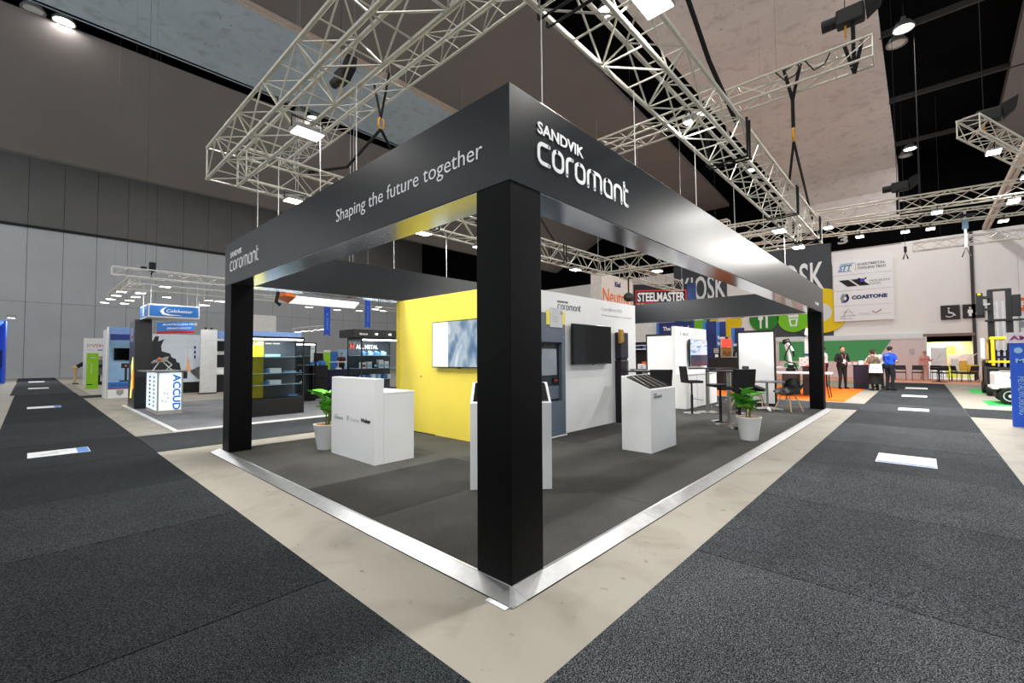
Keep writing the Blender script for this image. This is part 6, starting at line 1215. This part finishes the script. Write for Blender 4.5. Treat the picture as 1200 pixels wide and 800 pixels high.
    ob = mb.build('body', SKIN, None, W=False)
    md = ob.modifiers.new('r', 'REMESH'); md.mode = 'VOXEL'; md.voxel_size = .0115; md.adaptivity = 0
    ms = ob.modifiers.new('s', 'SMOOTH'); ms.iterations = 2; ms.factor = .5
    me = bpy.data.meshes.new_from_object(ob.evaluated_get(bpy.context.evaluated_depsgraph_get())); bpy.data.objects.remove(ob)
    me.materials.clear()
    for nm, c in (('clothing_top', cols[0]), ('clothing_trousers', cols[1]), ('shoes', cols[2])): me.materials.append(M('%s_%d_%d_%d' % ((nm,)+tuple(c)), c, .8, var=.08))
    me.materials.append(SKIN)
    n = len(me.polygons); ce = np.empty(n*3); me.polygons.foreach_get('center', ce); ce = ce.reshape(-1, 3)/k
    best = np.full(n, 1e9); idx = np.zeros(n, np.int32)
    for a, b, ra, rb, m in caps:
        A = np.array(a); B = np.array(b); D = B-A; L2 = max(1e-9, D@D); u_ = np.clip(((ce-A)@D)/L2, 0, 1)
        dist = np.linalg.norm(ce-(A+u_[:, None]*D), axis=1)-(ra+(rb-ra)*u_)
        k_ = dist < best; best[k_] = dist[k_]; idx[k_] = m
    me.polygons.foreach_set('material_index', idx); me.polygons.foreach_set('use_smooth', [True]*n); me.name = 'body'
    bo = bpy.data.objects.new('body', me); COL.objects.link(bo); bo.parent = t
    # hair and face
    hm = M('hair_%d_%d_%d' % hair, hair, .7, var=.3, scale=60); hb = MB(); N = 18; K = 9
    for i in range(K+1):
        th = math.pi*.62*i/K
        for j in range(N):
            an = 2*math.pi*j/N; front = max(0, -math.sin(an)); th2 = th*(1-.42*front); r_ = .101
            p = Hd(r_*.92*math.sin(th2)*math.cos(an), .012+r_*1.0*math.sin(th2)*math.sin(an), .03+r_*1.05*math.cos(th2)); hb.v.append(tuple(p*k))
    for i in range(K):
        for j in range(N): hb.f.append((i*N+j, i*N+(j+1) % N, (i+1)*N+(j+1) % N, (i+1)*N+j)); hb.m.append(0)
    hb.build('hair', hm, t, smooth=True, W=False)
    eb = MB(); 
    for s in (-1, 1): eb = MB().ball(tuple(Hd(s*.032, -.077, .012)*k), .011*k, n=8, k=6); eb.build('eye', INKB, t, smooth=True, W=False)
    MB().bar(tuple(Hd(-.022, -.086, -.058)*k), tuple(Hd(.022, -.086, -.058)*k), .008, .006).build('mouth', M('lips', (150, 84, 78), .5), t, W=False)
    t['H'] = H
    del t['H']
    return t, U, k
BK = (22, 22, 25)
G = .011
p, U, k = person('person in a black suit with a white lanyard standing at the navy counter', (21.5, .62, G), -.9, (BK, BK, BK), (40, 30, 24), 1.80, .06, [((.27, -.02, 1.16), (.14, -.24, 1.08)), ((-.27, -.02, 1.16), (-.14, -.24, 1.08))], [((.10, -.03, .5), (.14, .02, .08)), ((-.10, -.06, .5), (-.15, -.06, .08))], nod=.25)
MB().path([tuple(U(-.08, -.12, 1.44)*k), tuple(U(-.02, -.135, 1.2)*k), tuple(U(.02, -.135, 1.2)*k), tuple(U(.08, -.12, 1.44)*k)], .008, 6).build('lanyard', M('lanyard_pink', (220, 150, 160), .6), p, W=False)
MB().box(-.05*k, -.185*k, 1.08*k, .05*k, -.175*k, 1.2*k).build('badge', INK, p, W=False)
p, U, k = person('person in a bright blue shirt with dark trousers standing in the right aisle', (21.6, -.93, G), .9, ((30, 84, 214), (28, 30, 40), BK, 'short'), (28, 22, 20), 1.77, .04, [((.25, -.04, 1.16), (.10, -.22, 1.12)), ((-.25, -.04, 1.16), (-.12, -.22, 1.14))], nod=.3)
txt(p, 'STAFF', tuple(U(.09, .135, 1.38)*k), .04, ((-1, 0, 0), (0, 0, 1)), INK, width=.18, W=False)
p, U, k = person('person in a white shirt leaning over the navy counter', (23.05, -.52, G), -2.0, ((236, 234, 232), (30, 30, 36), BK, 'short'), (70, 52, 40), 1.80, .55, [((.22, -.55, 1.12), (.16, -.72, 1.02)), ((-.24, -.5, 1.1), (-.18, -.7, 1.02))], nod=-.2)
p, U, k = person('person in an olive top and black skirt carrying a white bag', (21.1, -.48, G), 2.35, ((112, 92, 74), BK, BK, 'short'), (40, 28, 24), 1.62, .12, [((.26, -.06, 1.14), (.2, -.28, 1.12)), ((-.25, .0, 1.13), (-.27, .02, .92))], nod=.2)
MB().lathe([(.13, .98), (.2, .75), (.24, .3), (.0, .3)], (0, 0, -.05), 16, closed=False).build('skirt', M('skirt_black', (20, 20, 22), .85), p, smooth=True, W=False)
bg = T('tote_bag', 'white tote bag with pale print carried by the person in black skirt', 'bag', (20.85, -.52, .72)); MB().hexa([(20.78, -.76, .72), (20.9, -.76, .72), (20.9, -.32, .72), (20.78, -.32, .72), (20.8, -.72, 1.08), (20.88, -.72, 1.08), (20.88, -.36, 1.08), (20.8, -.36, 1.08)]).build('bag_body', M('bag_white', (238, 236, 234), .8), bg, bevel=.02); MB().path([(20.84, -.65, 1.07), (20.86, -.58, 1.24), (20.86, -.5, 1.24), (20.84, -.43, 1.07)], .01, 6).build('bag_handle', BLACKM, bg); txt(bg, 'LASER', (20.775, -.42, .88), .07, 'X-', INKG, width=.24)
p, U, k = person('person in a white shirt raising an arm, half hidden by the far column', (22.9, 1.42, G), -2.6, ((238, 236, 234), (30, 30, 34), BK), (34, 26, 22), 1.80, .03, [((.25, -.2, 1.28), (.2, -.42, 1.38)), ((-.25, .02, 1.15), (-.26, -.05, .92))])
p, U, k = person('person in a pale pink outfit standing in front of the end wall', (32.6, -2.02, .008), -1.2, ((226, 150, 140), (222, 160, 150), (200, 140, 130)), (160, 96, 60), 1.62, .03, [((.26, .0, 1.14), (.26, -.22, 1.22)), ((-.26, .0, 1.15), (-.3, -.1, .95))], [((.10, -.08, .5), (.11, -.1, .08)), ((-.10, .02, .5), (-.11, .16, .1))])
p, U, k = person('person in a black shirt and beige trousers bending forward, far left', (-.28, 33.5, .016), 1.57, ((24, 24, 26), (206, 178, 130), (60, 48, 40), 'short'), (30, 24, 20), 1.72, .95, [((.2, -.6, .95), (.18, -.75, .75)), ((-.2, -.6, .95), (-.18, -.75, .75))], nod=.2)
p, U, k = person('person with dark hair working behind the green banner', (.7, 32.02, .016), -.3, ((40, 34, 34), (30, 30, 34), BK), (36, 26, 22), 1.6, .25, [((.22, -.25, 1.1), (.1, -.42, 1.05)), ((-.22, -.25, 1.1), (-.1, -.42, 1.05))], nod=.3)
p, U, k = person('person in a dark red shirt leaning at the white table far back', (11.9, 26.25, .001), -.5, ((74, 34, 40), BK, BK, 'short'), (34, 26, 22), 1.78, .12, [((.26, -.1, 1.15), (.25, -.3, 1.2)), ((-.26, -.1, 1.15), (-.2, -.3, 1.2))], nod=.2)
